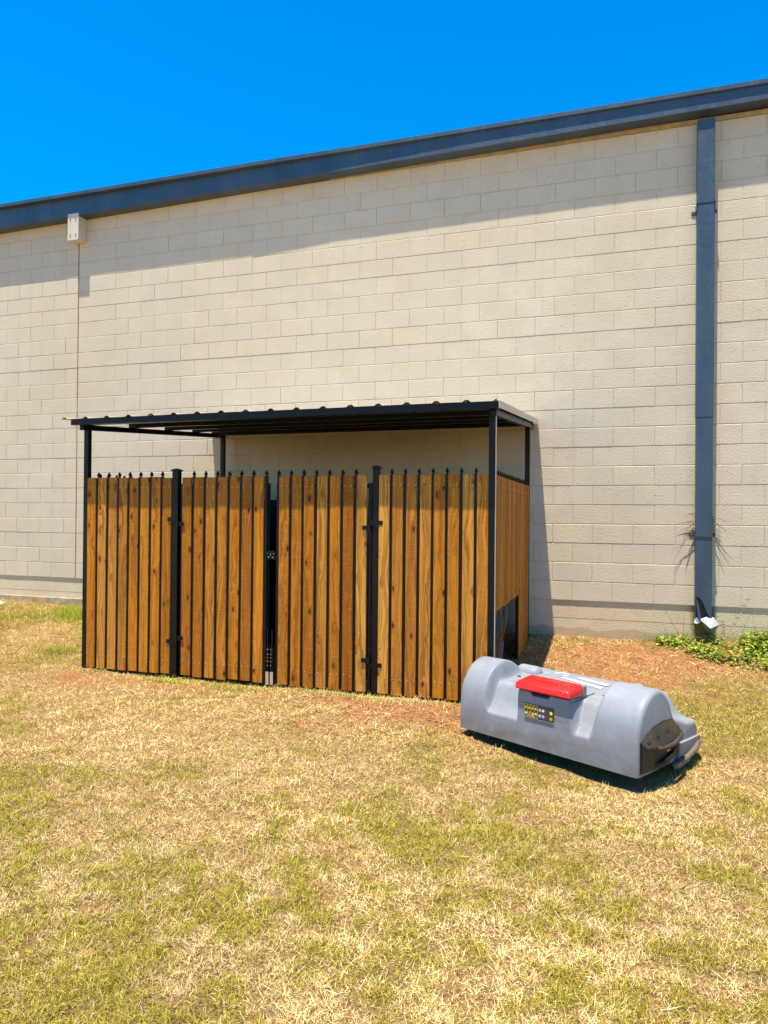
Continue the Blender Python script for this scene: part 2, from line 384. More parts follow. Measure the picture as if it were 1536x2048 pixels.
# ---------------------------------------------------------------- building
BW, BH = .4064, .2032; NR = 24; XL, XR = -14.0, 22.0
bld = thing('warehouse', (4, 0, -.36), 'long beige painted concrete block building behind the shed', 'building')
bl = (4, 0, -.36)
wall = rel(MB().box((XL, .0045, .0005), (XR, .3, NR*BH)), bl).build('wall', M_joint, bld)
rel(MB().box((XL, .32, -.8), (XR, 9, NR*BH+.02)), bl).build('building_core', M_roofbody, bld)
rel(MB().box((XL-.1, -.05, NR*BH+.235), (XR+.1, 9.1, NR*BH+.25)), bl).build('roof', M_roofbody, bld)
def block_mb(wd, ht=BH, j=.0045, c=.004):
    x0, x1, z0, z1 = j*.26, wd-j*.26, j*.75, ht-j*.75; cx, ct = .0014, .0055
    m = MB()
    m.add([(x0, .02, z0), (x1, .02, z0), (x1, .02, z1), (x0, .02, z1),
           (x0, c, z0), (x1, c, z0), (x1, c, z1), (x0, c, z1),
           (x0+cx, 0, z0+.0012), (x1-cx, 0, z0+.0012), (x1-cx, 0, z1-ct), (x0+cx, 0, z1-ct)],
          [(8, 9, 10, 11), (4, 5, 9, 8), (5, 6, 10, 9), (6, 7, 11, 10), (7, 4, 8, 11), (0, 1, 5, 4), (1, 2, 6, 5), (2, 3, 7, 6), (3, 0, 4, 7)])
    return m
full = [block_mb(BW, j=j).mesh('block', M_block) for j in (.0036, .0045, .0052)]
half = [block_mb(BW/2, j=j).mesh('block', M_block) for j in (.0036, .0050)]
blocks = []
for r in range(NR):
    off = .5 if r % 2 else 0
    for k in range(-36, 56):
        x0 = (k+off)*BW; x1 = x0+BW
        if x1 < XL or x0 > XR: continue
        if x0 < -1e-6 < x1-1e-6 and x0 > -BW+1e-6:        # cut at the control joint
            blocks.append((x0, r, BW/2, r)); blocks.append((0.0, r, BW/2, r)); continue
        blocks.append((x0, r, BW, r))
def px(p):
    d = Vector(p)-Vector((CX, CY, CZ)); z = d.dot(fw)
    return 768+F_PX*d.dot(rt2)/z, 1024-F_PX*d.dot(up2)/z, z
def vis_area(b):
    x, y, z = px((b[0]+b[2]/2, 0, (b[1]+.5)*BH))
    if z < 0 or x < -20 or x > 1556: return -1
    if 450 < x < 1060 and y > 860: return -1
    if 175 < x < 450 and y > 950: return -1
    if 1395 < x < 1425 : return .5
    return b[2]/z/z
ranked = sorted(blocks, key=vis_area, reverse=True)
rest = MB(); course = [random.uniform(-.0017, .0012) for _ in range(NR)]
for i, (x0, r, wd, _) in enumerate(ranked):
    dy = course[r]+random.uniform(-.0006, .0006); dz = random.uniform(-.0006, .0006); dx = random.uniform(-.0015, .0015)
    if abs(x0) < .01: x0 += .009
    if i < 300:
        me = random.choice(full if wd > .3 else half)
        o = link('block', me, wall, (x0+dx-bl[0], dy-bl[1], r*BH+dz-bl[2]), (random.uniform(-.004, .001), 0, random.uniform(-.0008, .0008)))
    else:
        b = block_mb(wd, j=random.choice((.0036, .0045, .0052)))
        rest.add([(x+x0+dx-bl[0], y+dy-bl[1], z+r*BH+dz-bl[2]) for x, y, z in b.v], b.f)
tag(rest.build('block_masonry', M_block, wall), kind='stuff')
rel(MB().box((-.006, -.0015, 0), (.0065, .004, NR*BH)), bl).build('control_joint', M_rust, bld)
# foundation, set back under the block ledge
fnd = MB(); xs = np.linspace(XL, XR, 260)
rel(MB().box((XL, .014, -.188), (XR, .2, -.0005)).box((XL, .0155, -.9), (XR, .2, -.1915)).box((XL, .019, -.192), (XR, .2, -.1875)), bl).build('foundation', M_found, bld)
rel(MB().box((XL, -.028, -.9), (1.15, .0135, -.268), .006), bl).build('footing', M_conc, bld)
rel(MB().box((XL, -.012, NR*BH+.002), (XR, .1, NR*BH+.045)), bl).build('trim_board', M_trim, bld)
# gutter: two lengths with a lapped joint, face profile changing along the run
def gutter(x0, x1, proud):
    m = MB(); n = 14; rows = []
    for i in range(n+1):
        x = x0+(x1-x0)*i/n
        zb = 4.826+(x+.69)*(.092/7.6); zt = 5.128; ov = float(np.interp(x, [2.5, 4.5, 8], [.062, .030, .022])); y = -.156-proud
        zb = min(zb, 5.0)
        prof = [(0.0, zb+.02), (0.0, zb), (y+.004, zb), (y, zb+.006), (y, zt-.052), (y-ov+.004, zt-.050), (y-ov, zt-.044), (y-ov, zt-.004), (y-ov+.006, zt), (0.0, zt+.01)]
        rows.append([(x, a, b) for a, b in prof])
    P = len(rows[0]); vs = [p for r in rows for p in r]
    fs = [(i*P+k, i*P+(k+1) % P, (i+1)*P+(k+1) % P, (i+1)*P+k) for i in range(n) for k in range(P)]
    fs += [tuple(range(P)), tuple((n)*P+k for k in range(P))][:2]
    m.add(vs, fs); return rel(m, bl)
gutter(XL, -.30, .004).build('gutter', M_gut, bld); gutter(-.33, 2.585, .0).build('gutter', M_gut, bld); gutter(2.56, XR, .007).build('gutter', M_gut, bld)

# ---------------------------------------------------------------- downspout
dl = (7.77, -.06, -.3)
ds = thing('downspout', dl, 'tall blue grey square downspout on the block wall with a torn bottom end', 'downspout')
x0, x1, y0 = 7.693, 7.852, -.122
rel(MB().box((x0, y0, 1.885), (x1, -.002, 4.86), .006), dl).build('upper_pipe', M_gut, ds)
lo = MB(); z0 = -.06   # lower length: open torn tube, front face cut by a curved tear
a0, a1, b0, b1 = x0+.004, x1-.003, y0+.004, -.004
front = [(a0, 1.905), (a0, .085)]
tear = [(a0+.004, .100), (a0+.035, .096), (a0+.065, .060), (a0+.088, .0), (a0+.112, -.06), (a0+.142, -.105)]
poly = [(a1, 1.905), (a0, 1.905)] + tear + [(a1, -.108)]
lo.prism(poly, lambda a, b, d: (a, d, b), b0, b0+.003)
lo.box((a0, b0+.0035, -.13), (a0+.003, b1, 1.905)); lo.box((a1-.003, b0+.0035, -.13), (a1, b1, 1.905)); lo.box((a0+.0035, b1-.003, -.12), (a1-.0035, b1, 1.90))
rel(lo, dl).build('lower_pipe', M_gut, ds)
fl = MB()
fl.prism([(a0+.006, .085), (a0+.020, .06), (a0+.055, -.115), (a0+.028, -.125)], lambda a, b, d: (a, d+(.085-b)*-.10, b), b0-.012, b0-.009)
rel(fl, dl).build('torn_strip', M_gut, ds)
def plate(pts, th=.003):
    pts = [Vector(p) for p in pts]; nrm = (pts[1]-pts[0]).cross(pts[2]-pts[0]).normalized()*th; n = len(pts)
    return MB().add(pts+[p-nrm for p in pts], [tuple(range(n)), tuple(range(2*n-1, n-1, -1))]+[(i, (i+1) % n, n+(i+1) % n, n+i) for i in range(n)])
bent = plate([(a0+.040, b0-.005, -.120), (a0+.115, b0+.02, -.092), (a1+.020, b0+.012, -.098), (a1+.062, b0-.045, -.160), (a1-.020, b0-.085, -.195), (a0+.075, b0-.045, -.150)])
e2 = plate([(a1+.062, b0-.045, -.161), (a1-.020, b0-.085, -.196), (a1-.01, b0-.02, -.245), (a1+.035, b0+.0, -.22)]); bent.add(e2.v, e2.f)
e3 = plate([(a1-.020, b0-.085, -.196), (a0+.075, b0-.045, -.151), (a0+.06, b0-.01, -.17), (a1-.03, b0-.02, -.24)]); bent.add(e3.v, e3.f)
e4 = plate([(a0-.006, b0-.01, -.12), (a0+.012, b0-.004, -.10), (a0+.055, b0-.02, -.135), (a0+.02, b0-.045, -.160), (a0-.012, b0-.035, -.155)]); bent.add(e4.v, e4.f)
M_bent = simple('bent_sheet_metal', (.12, .145, .18), .42, .1, var=.12)
rel(bent, dl).build('bent_flap', M_bent, ds)
def strap(z, drop):
    m = MB()
    m.box((x0-.006, y0-.005, z), (x1+.006, y0-.0005, z+.032)); m.box((x0-.008, y0-.005, z-drop), (x0-.0015, -.004, z+.032-drop*.3)); m.box((x1+.0015, y0-.005, z-drop), (x1+.008, -.004, z+.032-drop*.3))
    m.box((x0-.045, -.008, z-drop-.002), (x0-.0085, -.001, z+.036-drop)); m.box((x1+.0085, -.008, z-drop), (x1+.035, -.001, z+.036-drop))
    o = rel(m, dl).build('strap', M_gut, ds)
    s = MB(); s.tube([(x0-.028, -.008, z+.018-drop), (x0-.028, -.013, z+.018-drop)], .006, 8); rel(s, dl).build('screw', M_steel, o)
strap(4.02, .07); strap(.700, .0)
# dead vine twigs trapped behind the lower strap
def twig(m, p, d, L, r, seed, n=6, curl=.9, sag=.35):
    rr = random.Random(seed); pts = [Vector(p)]; d = Vector(d).normalized()
    for i in range(n):
        d = (d+Vector((rr.uniform(-.25, .25), rr.uniform(-.12, .12), rr.uniform(-.25, .25)-sag*.5))*curl*.6).normalized()
        q = pts[-1]+d*L/n; q.y = min(q.y, -.008); pts.append(q)
    m.tube(pts, [r*(1-.75*i/n) for i in range(n+1)], 5, False); return pts
for side, nm in ((-1, 'dead vine twigs sticking out left of the downspout near its lower strap'), (1, 'dead vine twigs curling down right of the downspout near its lower strap')):
    bx = x0-.004 if side < 0 else x1+.004; tl = (bx, -.03, .85); m = MB(); k = 0
    specs = ([(.93, (-.9, 0, .2), .10), (.90, (-.6, 0, .5), .07), (.85, (-1, -.1, .1), .17), (.85, (-1, -.3, -.1), .14), (.82, (-.7, -.2, -.3), .12), (.80, (-.5, -.1, -1), .16), (.78, (-.55, 0, -1), .42), (.84, (-.9, -.4, -.7), .2)]
             if side < 0 else [(.90, (.9, -.2, -.1), .17), (.86, (.8, -.3, -.5), .19), (.84, (.7, 0, -.7), .17), (.80, (.6, -.2, -.9), .2), (.78, (.5, 0, -1), .18), (.88, (.7, -.4, -.6), .13)])
    for z, d, L in specs:
        p = twig(m, (bx, -.045+.01*(k % 3), z), d, L, .0034, 50+k*3+side); k += 1
        twig(m, p[3], (side*.7, -.3, -.2), L*.35, .0018, 90+k)
    o = rel(m, tl).build('dead_vine', M_twig, None, smooth=True); o.location = tl; tag(o, nm, 'vine', 'dead vines behind the downspout strap')
for o in [c for c in bpy.data.objects if c.name.startswith('dead_vine')]: pass

# ---------------------------------------------------------------- wall box
wl = (.045, 0, 4.5)
wb = thing('wall_box', wl, 'beige metal box mounted high on the wall under the gutter at the left', 'box')
rel(MB().box((-.043, -.150, 4.522), (.122, -.001, 4.865), .004), wl).build('housing', M_beige, wb)
rel(MB().box((-.050, -.158, 4.516), (.129, -.151, 4.872), .003), wl).build('cover_plate', M_beige, wb)
for sx_ in (0.0, .085):
    for sz_ in (4.59, 4.80):
        s = MB(); s.tube([(sx_, -.158, sz_), (sx_, -.163, sz_)], .007, 8)
        o = rel(s, wl).build('screw', M_stain, wb)
        rel(MB().box((sx_-.004, -.1595, sz_-.045), (sx_+.004, -.1583, sz_-.008)), wl).build('rust_streak', M_stain, wb)

# ---------------------------------------------------------------- shed
FY = -2.35; SX0, SX1 = 2.225, 6.075; TOP = 1.208; BOT = -.555
sl = (4.15, -1.2, -.57)
shed = thing('fenced_shed', sl, 'low shed of stained wood pickets on black metal posts with a corrugated lean-to roof', 'shed')
def rz(y): return 1.745+(y+2.5)*(.190/2.49)
# posts
def post(xc, yc, w_, zt, name='post', cap=False, zb=-.8):
    o = rel(MB().box((xc-w_/2, yc-w_/2, zb), (xc+w_/2, yc+w_/2, zt), .003), sl).build(name, M_black, shed)
    if cap:
        c = MB().box((xc-w_/2-.008, yc-w_/2-.008, zt+.0005), (xc+w_/2+.008, yc+w_/2+.008, zt+.016), .002)
        h = w_/2+.004; z = zt+.0165; c.add([(xc-h, yc-h, z), (xc+h, yc-h, z), (xc+h, yc+h, z), (xc-h, yc+h, z), (xc, yc, z+.012)], [(0, 1, 4), (1, 2, 4), (2, 3, 4), (3, 0, 4), (0, 3, 2, 1)])
        rel(c, sl).build('post_cap', M_black, o)
    return o
PW = .050
post(SX0+.005, FY+.0, PW, rz(FY)-.055); post(SX1-.025, FY+.0, PW, rz(FY)-.055)
post(SX0+.135, -.17, PW, rz(-.17)-.075); post(SX1-.03, -.17, PW, rz(-.17)-.075)
GP1, GP2 = 3.205, 5.103
post(GP1, FY+.01, .060, 1.262, 'gate_post', True); post(GP2, FY+.01, .052, 1.262, 'gate_post', True)
rel(MB().box((SX1+.0003, FY-.018, -.75), (SX1+.003, FY+.020, rz(FY)-.056)), sl).build('corner_trim', M_tan, shed)
# roof sheets (ribs run front to back), framing
PITCH = .2343; ribs = [2.369+PITCH*i for i in range(-1, 17)]
def roof_profile(xa, xb):
    pts = [(xa, 0)]
    for rx in ribs:
        for dx, h in ((-.034, 0), (-.012, .017), (.012, .017), (.034, 0)):
            if xa+.001 < rx+dx < xb-.001: pts.append((rx+dx, h))
    pts.append((xb, 0)); return pts
def sheet(xa, xb, lift):
    pr = roof_profile(xa, xb); n = len(pr); vs = []; fs = []
    ys = [-2.548, -1.9, -1.2, -.5, -.012]
    for y in ys:
        for x, h in pr: vs.append((x, y, rz(y)+h+lift))
    for y in ys:
        for x, h in pr: vs.append((x, y, rz(y)+h+lift-.0012))
    o = n*len(ys)
    for i in range(len(ys)-1):
        for k in range(n-1):
            fs.append((i*n+k, i*n+k+1, (i+1)*n+k+1, (i+1)*n+k)); fs.append((o+i*n+k, o+i*n+k+1, o+(i+1)*n+k+1, o+(i+1)*n+k))
    for k in range(n-1): fs.append((k, k+1, o+k+1, o+k)); fs.append(((len(ys)-1)*n+k, (len(ys)-1)*n+k+1, o+(len(ys)-1)*n+k+1, o+(len(ys)-1)*n+k))
    return rel(MB().add(vs, fs), sl)
ed = [2.095, 3.072+.0, 3.072+.9372, 3.072+1.8744, 3.072+2.8116, 6.126]
for i in range(5):
    sheet(ed[i]-(.055 if i else 0), ed[i+1]+(.0), .0016*(i % 2)).build('roof_sheet', M_sheet, shed)
def beamx(xa, xb, y, zt, h, w_, name='roof_beam', mt=None):
    return rel(MB().box((xa, y, zt-h), (xb, y+w_, zt), .002), sl).build(name, mt or M_black, shed)
beamx(2.195, 6.122, -2.535, rz(-2.535)-.003, .052, .045)
for y in (-2.375, -1.75, -1.15, -.62): beamx(2.215, 6.105, y, rz(y)-.003, .045, .045, 'purlin')
beamx(2.215, 6.105, -.20, rz(-.2)-.020, .055, .05)
def rafter(x):
    m = MB(); h = .05; y_a, y_b = -2.46, -.03
    m.add([(x, y_a, rz(y_a)-.050-h), (x+.04, y_a, rz(y_a)-.050-h), (x+.04, y_b, rz(y_b)-.050-h), (x, y_b, rz(y_b)-.050-h),
           (x, y_a, rz(y_a)-.050), (x+.04, y_a, rz(y_a)-.050), (x+.04, y_b, rz(y_b)-.050), (x, y_b, rz(y_b)-.050)],
          [(0, 3, 2, 1), (4, 5, 6, 7), (0, 1, 5, 4), (1, 2, 6, 5), (2, 3, 7, 6), (3, 0, 4, 7)])
    return rel(m, sl).build('rafter', M_black, shed)
for x in (2.23, 6.055): rafter(x)
m = MB(); y_a, y_b = -2.549, -.014; xf = 6.129
m.add([(xf, y_a, rz(y_a)-.052), (xf, y_b, rz(y_b)-.052), (xf, y_b, rz(y_b)+.004), (xf, y_a, rz(y_a)+.004), (xf+.004, y_a, rz(y_a)-.052), (xf+.004, y_b, rz(y_b)-.052), (xf+.004, y_b, rz(y_b)+.004), (xf+.004, y_a, rz(y_a)+.004)],
      [(0, 1, 2, 3), (4, 5, 6, 7), (0, 1, 5, 4), (1, 2, 6, 5), (2, 3, 7, 6), (3, 0, 4, 7)])
rel(m, sl).build('edge_trim', M_tan, shed)
# board and picket kits
def board_mesh(wd, ht, ch=.0025):
    m = MB(); m.box((-wd/2, -.009, 0), (wd/2, .009, ht), ch)
    return m.mesh('board', M_wood)
def picket_mesh(ht):
    m = MB(); m.box((-.0115, -.0115, 0), (.0115, .0115, ht-.052), 0)
    z = ht-.052; q = [(.0115, .0115, 0), (.0045, .0045, .004), (.010, .009, .012), (.013, .011, .022), (.008, .007, .036), (.0006, .0006, .052)]
    vs = []; fs = []
    for a, b, dz in q: vs += [(-a, -b, z+dz), (a, -b, z+dz), (a, b, z+dz), (-a, b, z+dz)]
    for i in range(len(q)-1):
        for k in range(4): fs.append((4*i+k, 4*i+(k+1) % 4, 4*i+4+(k+1) % 4, 4*i+4+k))
    fs.append(tuple(range(4*len(q)-4, 4*len(q)))); m.add(vs, fs)
    return m.mesh('picket', M_black)
PK = picket_mesh(TOP+.052-BOT); PKS = picket_mesh(TOP+.052-.14)
M_screw = simple('screw_head', (.62, .58, .50), .35, .3)
SC = MB().tube([(0, 0, 0), (0, -.0022, 0)], .0036, 7).mesh('screw', M_screw)
def panel(name, P0, ex, n_out, boards, pickets, rails, zb=BOT, label=None, frame=None, zbs=None, low=None):
    """P0 origin, ex along unit, n_out outward unit; boards (x centre, width), pickets x, rails (xa, xb)"""
    ex = Vector(ex); no = Vector(n_out); rot = math.atan2(-no.x, no.y)+math.pi
    rotz = math.atan2(ex.y, ex.x)
    pan = link(name, None, shed, Vector(P0)-Vector(sl), (0, 0, rotz))
    if label: pan['label'] = label
    loc_out = -1 if abs((Matrix.Rotation(rotz, 3, 'Z')@Vector((0, -1, 0))).dot(no)-1) < .01 else 1
    for i, (xc, wd) in enumerate(boards):
        b0 = (zbs[i] if zbs else zb)+random.uniform(-.008, .006); t0 = TOP+random.uniform(-.004, .004)
        o = link('board', board_mesh(wd, t0-b0), pan, (xc, loc_out*.014, b0), (random.uniform(-.003, .003), random.uniform(-.0015, .0015), random.uniform(-.02, .02)))
        for zz in (TOP-.085, zb+.125):
            if zz < b0+.03: continue
            for sx_ in (-.30, .30):
                sc = link('screw', SC, o, (sx_*wd+random.uniform(-.004, .004), -.0092 if loc_out < 0 else .0092, zz-b0+random.uniform(-.006, .006)), (0, 0, 0 if loc_out < 0 else math.pi))
    for xp in pickets:
        cut = low and xp < low
        link('picket', PKS if cut else PK, pan, (xp, 0, (.14 if cut else zb+.004)+random.uniform(-.002, .002)))
    for z in (TOP-.085, zb+.11):
        for (xa, xb) in ([(low, b_) for _, b_ in rails] if low and z < 0 else rails):
            MB().box((xa, -loc_out*.009, z-.016), (xb, -loc_out*.040, z+.016), .0015).build('rail', M_black, pan)
    if frame:
        for xf_ in frame: MB().box((xf_-.014, -loc_out*.0105 if False else -loc_out*.006, zb), (xf_+.014, -loc_out*.034, TOP-.058), .0015).build('frame_upright', M_black, pan)
    return pan
def lay(xa, xb, n, gap):
    p = (xb-xa+gap)/n; return [(xa+p*i+(p-gap)/2, (p-gap)+random.uniform(-.002, .003)) for i in range(n)], [xa+p*(i+1)-gap/2 for i in range(n-1)]
X0 = 2.0
def fl_(v): return [(a-X0, b) for a, b in v]
b, p = lay(2.256, 3.165, 8, .026); panel('fence_panel', (X0, FY, 0), (1, 0, 0), (0, -1, 0), fl_(b), [q-X0 for q in p], [(SX0+.03-X0, GP1-.031-X0)], label='front fence panel left of the left gate post, eight boards')
b, p = lay(5.135, 6.026, 8, .026); panel('fence_panel', (X0, FY, 0), (1, 0, 0), (0, -1, 0), fl_(b), [q-X0 for q in p], [(GP2+.027-X0, SX1-.05-X0)], label='front fence panel right of the right gate post, eight boards')
b, p = lay(3.286, 4.094, 7, .027); g1 = panel('gate', (X0, FY, 0), (1, 0, 0), (0, -1, 0), fl_(b), [q-X0 for q in p]+[4.110-X0], [(3.262-X0, 4.128-X0)], frame=(3.262-X0, 4.118-X0), label='left gate leaf')
b, p = lay(4.240, 5.032, 7, .027); g2 = panel('gate', (X0, FY, 0), (1, 0, 0), (0, -1, 0), fl_(b), [4.227-X0]+[q-X0 for q in p], [(4.206-X0, 5.058-X0)], frame=(4.216-X0, 5.050-X0), label='right gate leaf')
# right side panel with the low opening, left side panel
b, p = lay(.095, 2.13, 18, .012)
zbs = [BOT if i == 0 and False else (.135 if .095+i*(2.035/18) < 1.42 else -.555+.0045*i) for i in range(18)]
panel('fence_panel', (SX1-.030, FY, 0), (0, 1, 0), (1, 0, 0), b, p, [(.03, 2.13)], zbs=zbs, low=1.42, label='right side fence panel with a low opening cut in its boards')
b, p = lay(.06, 2.13, 18, .02)
panel('fence_panel', (SX0+.012, FY, 0), (0, 1, 0), (-1, 0, 0), b, p, [(.03, 2.13)], zbs=[BOT+.006*i for i in range(18)], label='left side fence panel')
# hinges
def hinge(px_, zc, side, tip):
    """side: +1 the gate is right of the post"""
    m = MB(); w_ = .034; y = FY-.026
    m.box((px_-w_-.004, y-.006, zc), (px_+w_+.004, y-.001, zc+.034)); m.box((px_-side*(w_+.004)-side*.03 if side > 0 else px_+w_+.004, y-.004, zc), (px_-side*(w_+.004) if side > 0 else px_+w_+.034, y+.004, zc+.034))
    rel(m, sl).build('hinge_strap', M_black, shed)
    m = MB(); zz = zc-.042 if tip < 0 else zc+.034; xa = px_+side*.034; xb = px_+side*.105
    m.box((min(xa, xb), y-.010, zz), (max(xa, xb), y-.005, zz+.034)); m.tube([(px_+side*.040, y-.012, zz-.012), (px_+side*.040, y-.012, zz+.046)], .011, 8)
    o = rel(m, sl).build('hinge_leaf', M_black, shed)
    for dx in (.07, .09):
        s_ = MB(); s_.tube([(px_+side*dx, y-.010, zz+.017), (px_+side*dx, y-.0135, zz+.017)], .005, 7); rel(s_, sl).build('bolt', M_black, o)
hinge(GP1, .815, 1, -1); hinge(GP1, -.275, 1, 1); hinge(GP2, .805, -1, -1); hinge(GP2, -.345, -1, 1)
# latch, chain bracket and drop rod between the leaves
lx = 4.168
m = MB(); m.box((4.128, FY-.022, .50), (4.212, FY-.012, .535)); m.box((4.135, FY-.024, .56), (4.205, FY-.012, .572)); m.tube([(4.125, FY-.026, .553), (4.215, FY-.026, .553)], .006, 8)
la = rel(m, sl).build('latch', M_black, shed)
for dx, dz in ((4.140, .548), (4.168, .540), (4.196, .546), (4.150, .520), (4.188, .518)):
    s_ = MB(); s_.tube([(dx, FY-.021, dz), (dx, FY-.030, dz+.001)], .0042, 6); rel(s_, sl).build('bolt', M_steel, la)
for k, xr in enumerate((4.145, 4.187)):
    m = MB(); m.tube([(xr, FY-.02, -.58), (xr, FY-.02, -.10)], .007, 8); m.box((xr-.017, FY-.020, -.275), (xr+.017, FY-.006, -.255)); m.box((xr-.017, FY-.020, -.375), (xr+.017, FY-.006, -.355))
    dr = rel(m, sl).build('drop_rod', M_black, shed)
    for z in (-.265, -.305, -.335, -.365, -.40):
        s_ = MB(); s_.tube([(xr+.006*(-1)**k, FY-.028, z), (xr+.006*(-1)**k, FY-.036, z)], .0042, 6); rel(s_, sl).build('bolt', M_steel, dr)
    s_ = MB(); s_.box((xr-.014, FY-.030, -.565), (xr+.014, FY-.022, -.455)); rel(s_, sl).build('striker_plate', M_steel, dr)

# things standing inside the shed, seen through its gaps
o = MB()
for k in range(5):
    c = Vector((4.98, -2.16+.02*k, -.16)); r_ = .125+.012*(k % 3)
    o.tube([(c.x+r_*.62*math.cos(t), c.y, c.z+r_*math.sin(t)) for t in np.linspace(0, 2*math.pi, 25)], .006, 6, False)
hl = (4.98, -2.14, -.16); oo = rel(o, hl).build('cable_coil', M_hose, None, smooth=True); oo.location = hl
tag(oo, 'coil of grey cable hanging inside the shed behind the right gate post', 'cable')
pl_ = (5.02, -2.2, float(gz(5.02, -2.2))); o = MB(); o.tube([(5.005, -2.22, pl_[2]-.02), (5.005, -2.22, pl_[2]+.10), (5.02, -2.20, pl_[2]+.135), (5.06, -2.16, pl_[2]+.145), (5.5, -1.9, pl_[2]+.145)], .021, 12)
oo = rel(o, pl_).build('drain_pipe', M_pvc, None, smooth=True); oo.location = pl_; tag(oo, 'short white plastic pipe at the foot of the gap beside the right gate post', 'pipe')
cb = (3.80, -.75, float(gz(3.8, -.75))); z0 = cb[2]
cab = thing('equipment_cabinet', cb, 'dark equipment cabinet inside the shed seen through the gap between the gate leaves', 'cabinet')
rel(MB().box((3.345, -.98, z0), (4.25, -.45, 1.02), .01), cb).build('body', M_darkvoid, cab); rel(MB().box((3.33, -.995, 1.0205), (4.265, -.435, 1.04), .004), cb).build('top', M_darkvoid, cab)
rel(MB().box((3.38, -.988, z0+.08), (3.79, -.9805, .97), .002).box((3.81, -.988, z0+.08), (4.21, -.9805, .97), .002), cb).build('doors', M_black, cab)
# film hanging behind the side opening
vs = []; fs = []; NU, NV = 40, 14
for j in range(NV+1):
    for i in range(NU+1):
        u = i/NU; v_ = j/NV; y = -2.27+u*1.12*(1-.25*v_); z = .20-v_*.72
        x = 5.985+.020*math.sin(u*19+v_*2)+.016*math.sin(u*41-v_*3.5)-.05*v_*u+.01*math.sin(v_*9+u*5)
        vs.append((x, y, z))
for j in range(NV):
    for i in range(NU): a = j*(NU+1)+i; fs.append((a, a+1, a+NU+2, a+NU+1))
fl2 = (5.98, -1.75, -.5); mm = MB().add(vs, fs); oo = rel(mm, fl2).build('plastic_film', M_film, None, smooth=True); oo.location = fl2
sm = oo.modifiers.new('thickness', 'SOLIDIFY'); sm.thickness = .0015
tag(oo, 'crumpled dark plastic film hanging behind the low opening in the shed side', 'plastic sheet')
dr_ = (5.85, -1.35, float(gz(5.85, -1.35))); o = MB(); o.tube([(5.85, -1.35, dr_[2]-.01), (5.85, -1.35, dr_[2]+.05), (5.85, -1.35, dr_[2]+.055), (5.85, -1.35, dr_[2]+.26), (5.85, -1.35, dr_[2]+.27)], [.12, .125, .13, .142, .136], 24)
oo = rel(o, dr_).build('bucket', M_drum, None, smooth=True, ) if False else rel(o, dr_).build('bucket', M_drum, None, angle=40); oo.location = dr_
tag(oo, 'blue grey bucket standing inside the shed by the low side opening', 'bucket')

# ---------------------------------------------------------------- sweeper hood on the grass
A = Vector((5.932, -2.952, -.58)); U = Vector((.8764, -.4816, 0)); V = Vector((.4816, .8764, 0)); LN = 1.325
mach = thing('sweeper_hood', A, 'grey plastic sweeper machine cover with a red lidded box lying on the dry grass', 'machine')
mach.rotation_euler = (0, 0, math.atan2(U.y, U.x))
# from here on the hood's own frame: x along, y backwards, z up
def cat(keys, sub=5, sharp=()):
    P = [Vector((a, b)) for a, b in keys]; out = []
    for i in range(len(P)-1):
        p0 = P[i-1] if i > 0 and i not in sharp else P[i]*2-P[i+1]
        p3 = P[i+2] if i+2 < len(P) and (i+1) not in sharp else P[i+1]*2-P[i]
        for k in range(sub):
            t = k/sub; q = .5*((2*P[i])+(-p0+P[i+1])*t+(2*p0-5*P[i]+4*P[i+1]-p3)*t*t+(-p0+3*P[i]-3*P[i+1]+p3)*t**3); out.append(q)
    out.append(P[-1]); return out
KH = [(0, 0), (-.002, .10), (.004, .20), (.022, .29), (.062, .365), (.125, .425), (.215, .460), (.305, .450), (.39, .405), (.455, .348), (.70, .345), (.765, .25), (.785, .12), (.785, 0)]
KM = [(0, 0), (-.001, .09), (.002, .150), (.030, .180), (.065, .228), (.098, .283), (.130, .330), (.165, .342), (.29, .345), (.455, .347), (.70, .345), (.765, .25), (.785, .12), (.785, 0)]
KE = [(0, 0), (-.002, .10), (.004, .20), (.022, .29), (.062, .365), (.125, .425), (.215, .460), (.305, .445), (.385, .375), (.445, .262), (.62, .205), (.745, .195), (.775, .12), (.775, 0)]
KB = [(0, 0), (-.001, .09), (.000, .150), (.000, .20), (.001, .25), (.002, .29), (.004, .318), (.03, .334), (.29, .345), (.455, .347), (.70, .345), (.765, .25), (.785, .12), (.785, 0)]
PH, PM, PE, PB = cat(KH), cat(KM, sharp=(2, 7)), cat(KE, sharp=(9, 11)), cat(KB, sharp=(2, 6))
def sst(a, b, x): t = min(1, max(0, (x-a)/(b-a))); return t*t*(3-2*t)
def inset(pts, d):
    out = []
    for i, p in enumerate(pts):
        a = pts[max(i-1, 0)]; b = pts[min(i+1, len(pts)-1)]; t = (b-a).normalized(); nrm = Vector((t.y, -t.x))
        q = p+nrm*d; q.y = max(q.y, p.y*.0); out.append(q if i not in (0, len(pts)-1) else Vector((q.x, p.y)))
    return out
svals = [0, .003, .010, .022, .036] + list(np.linspace(.06, .18, 7)) + list(np.linspace(.19, .29, 16)) + list(np.linspace(.32, .47, 5)) + list(np.linspace(.48, .508, 8)) + list(np.linspace(.53, .87, 8)) + list(np.linspace(.88, .965, 16)) + list(np.linspace(.975, 1.09, 18)) + list(np.linspace(1.105, 1.27, 9)) + [LN-.036, LN-.022, LN-.010, LN-.003, LN]
rows = []
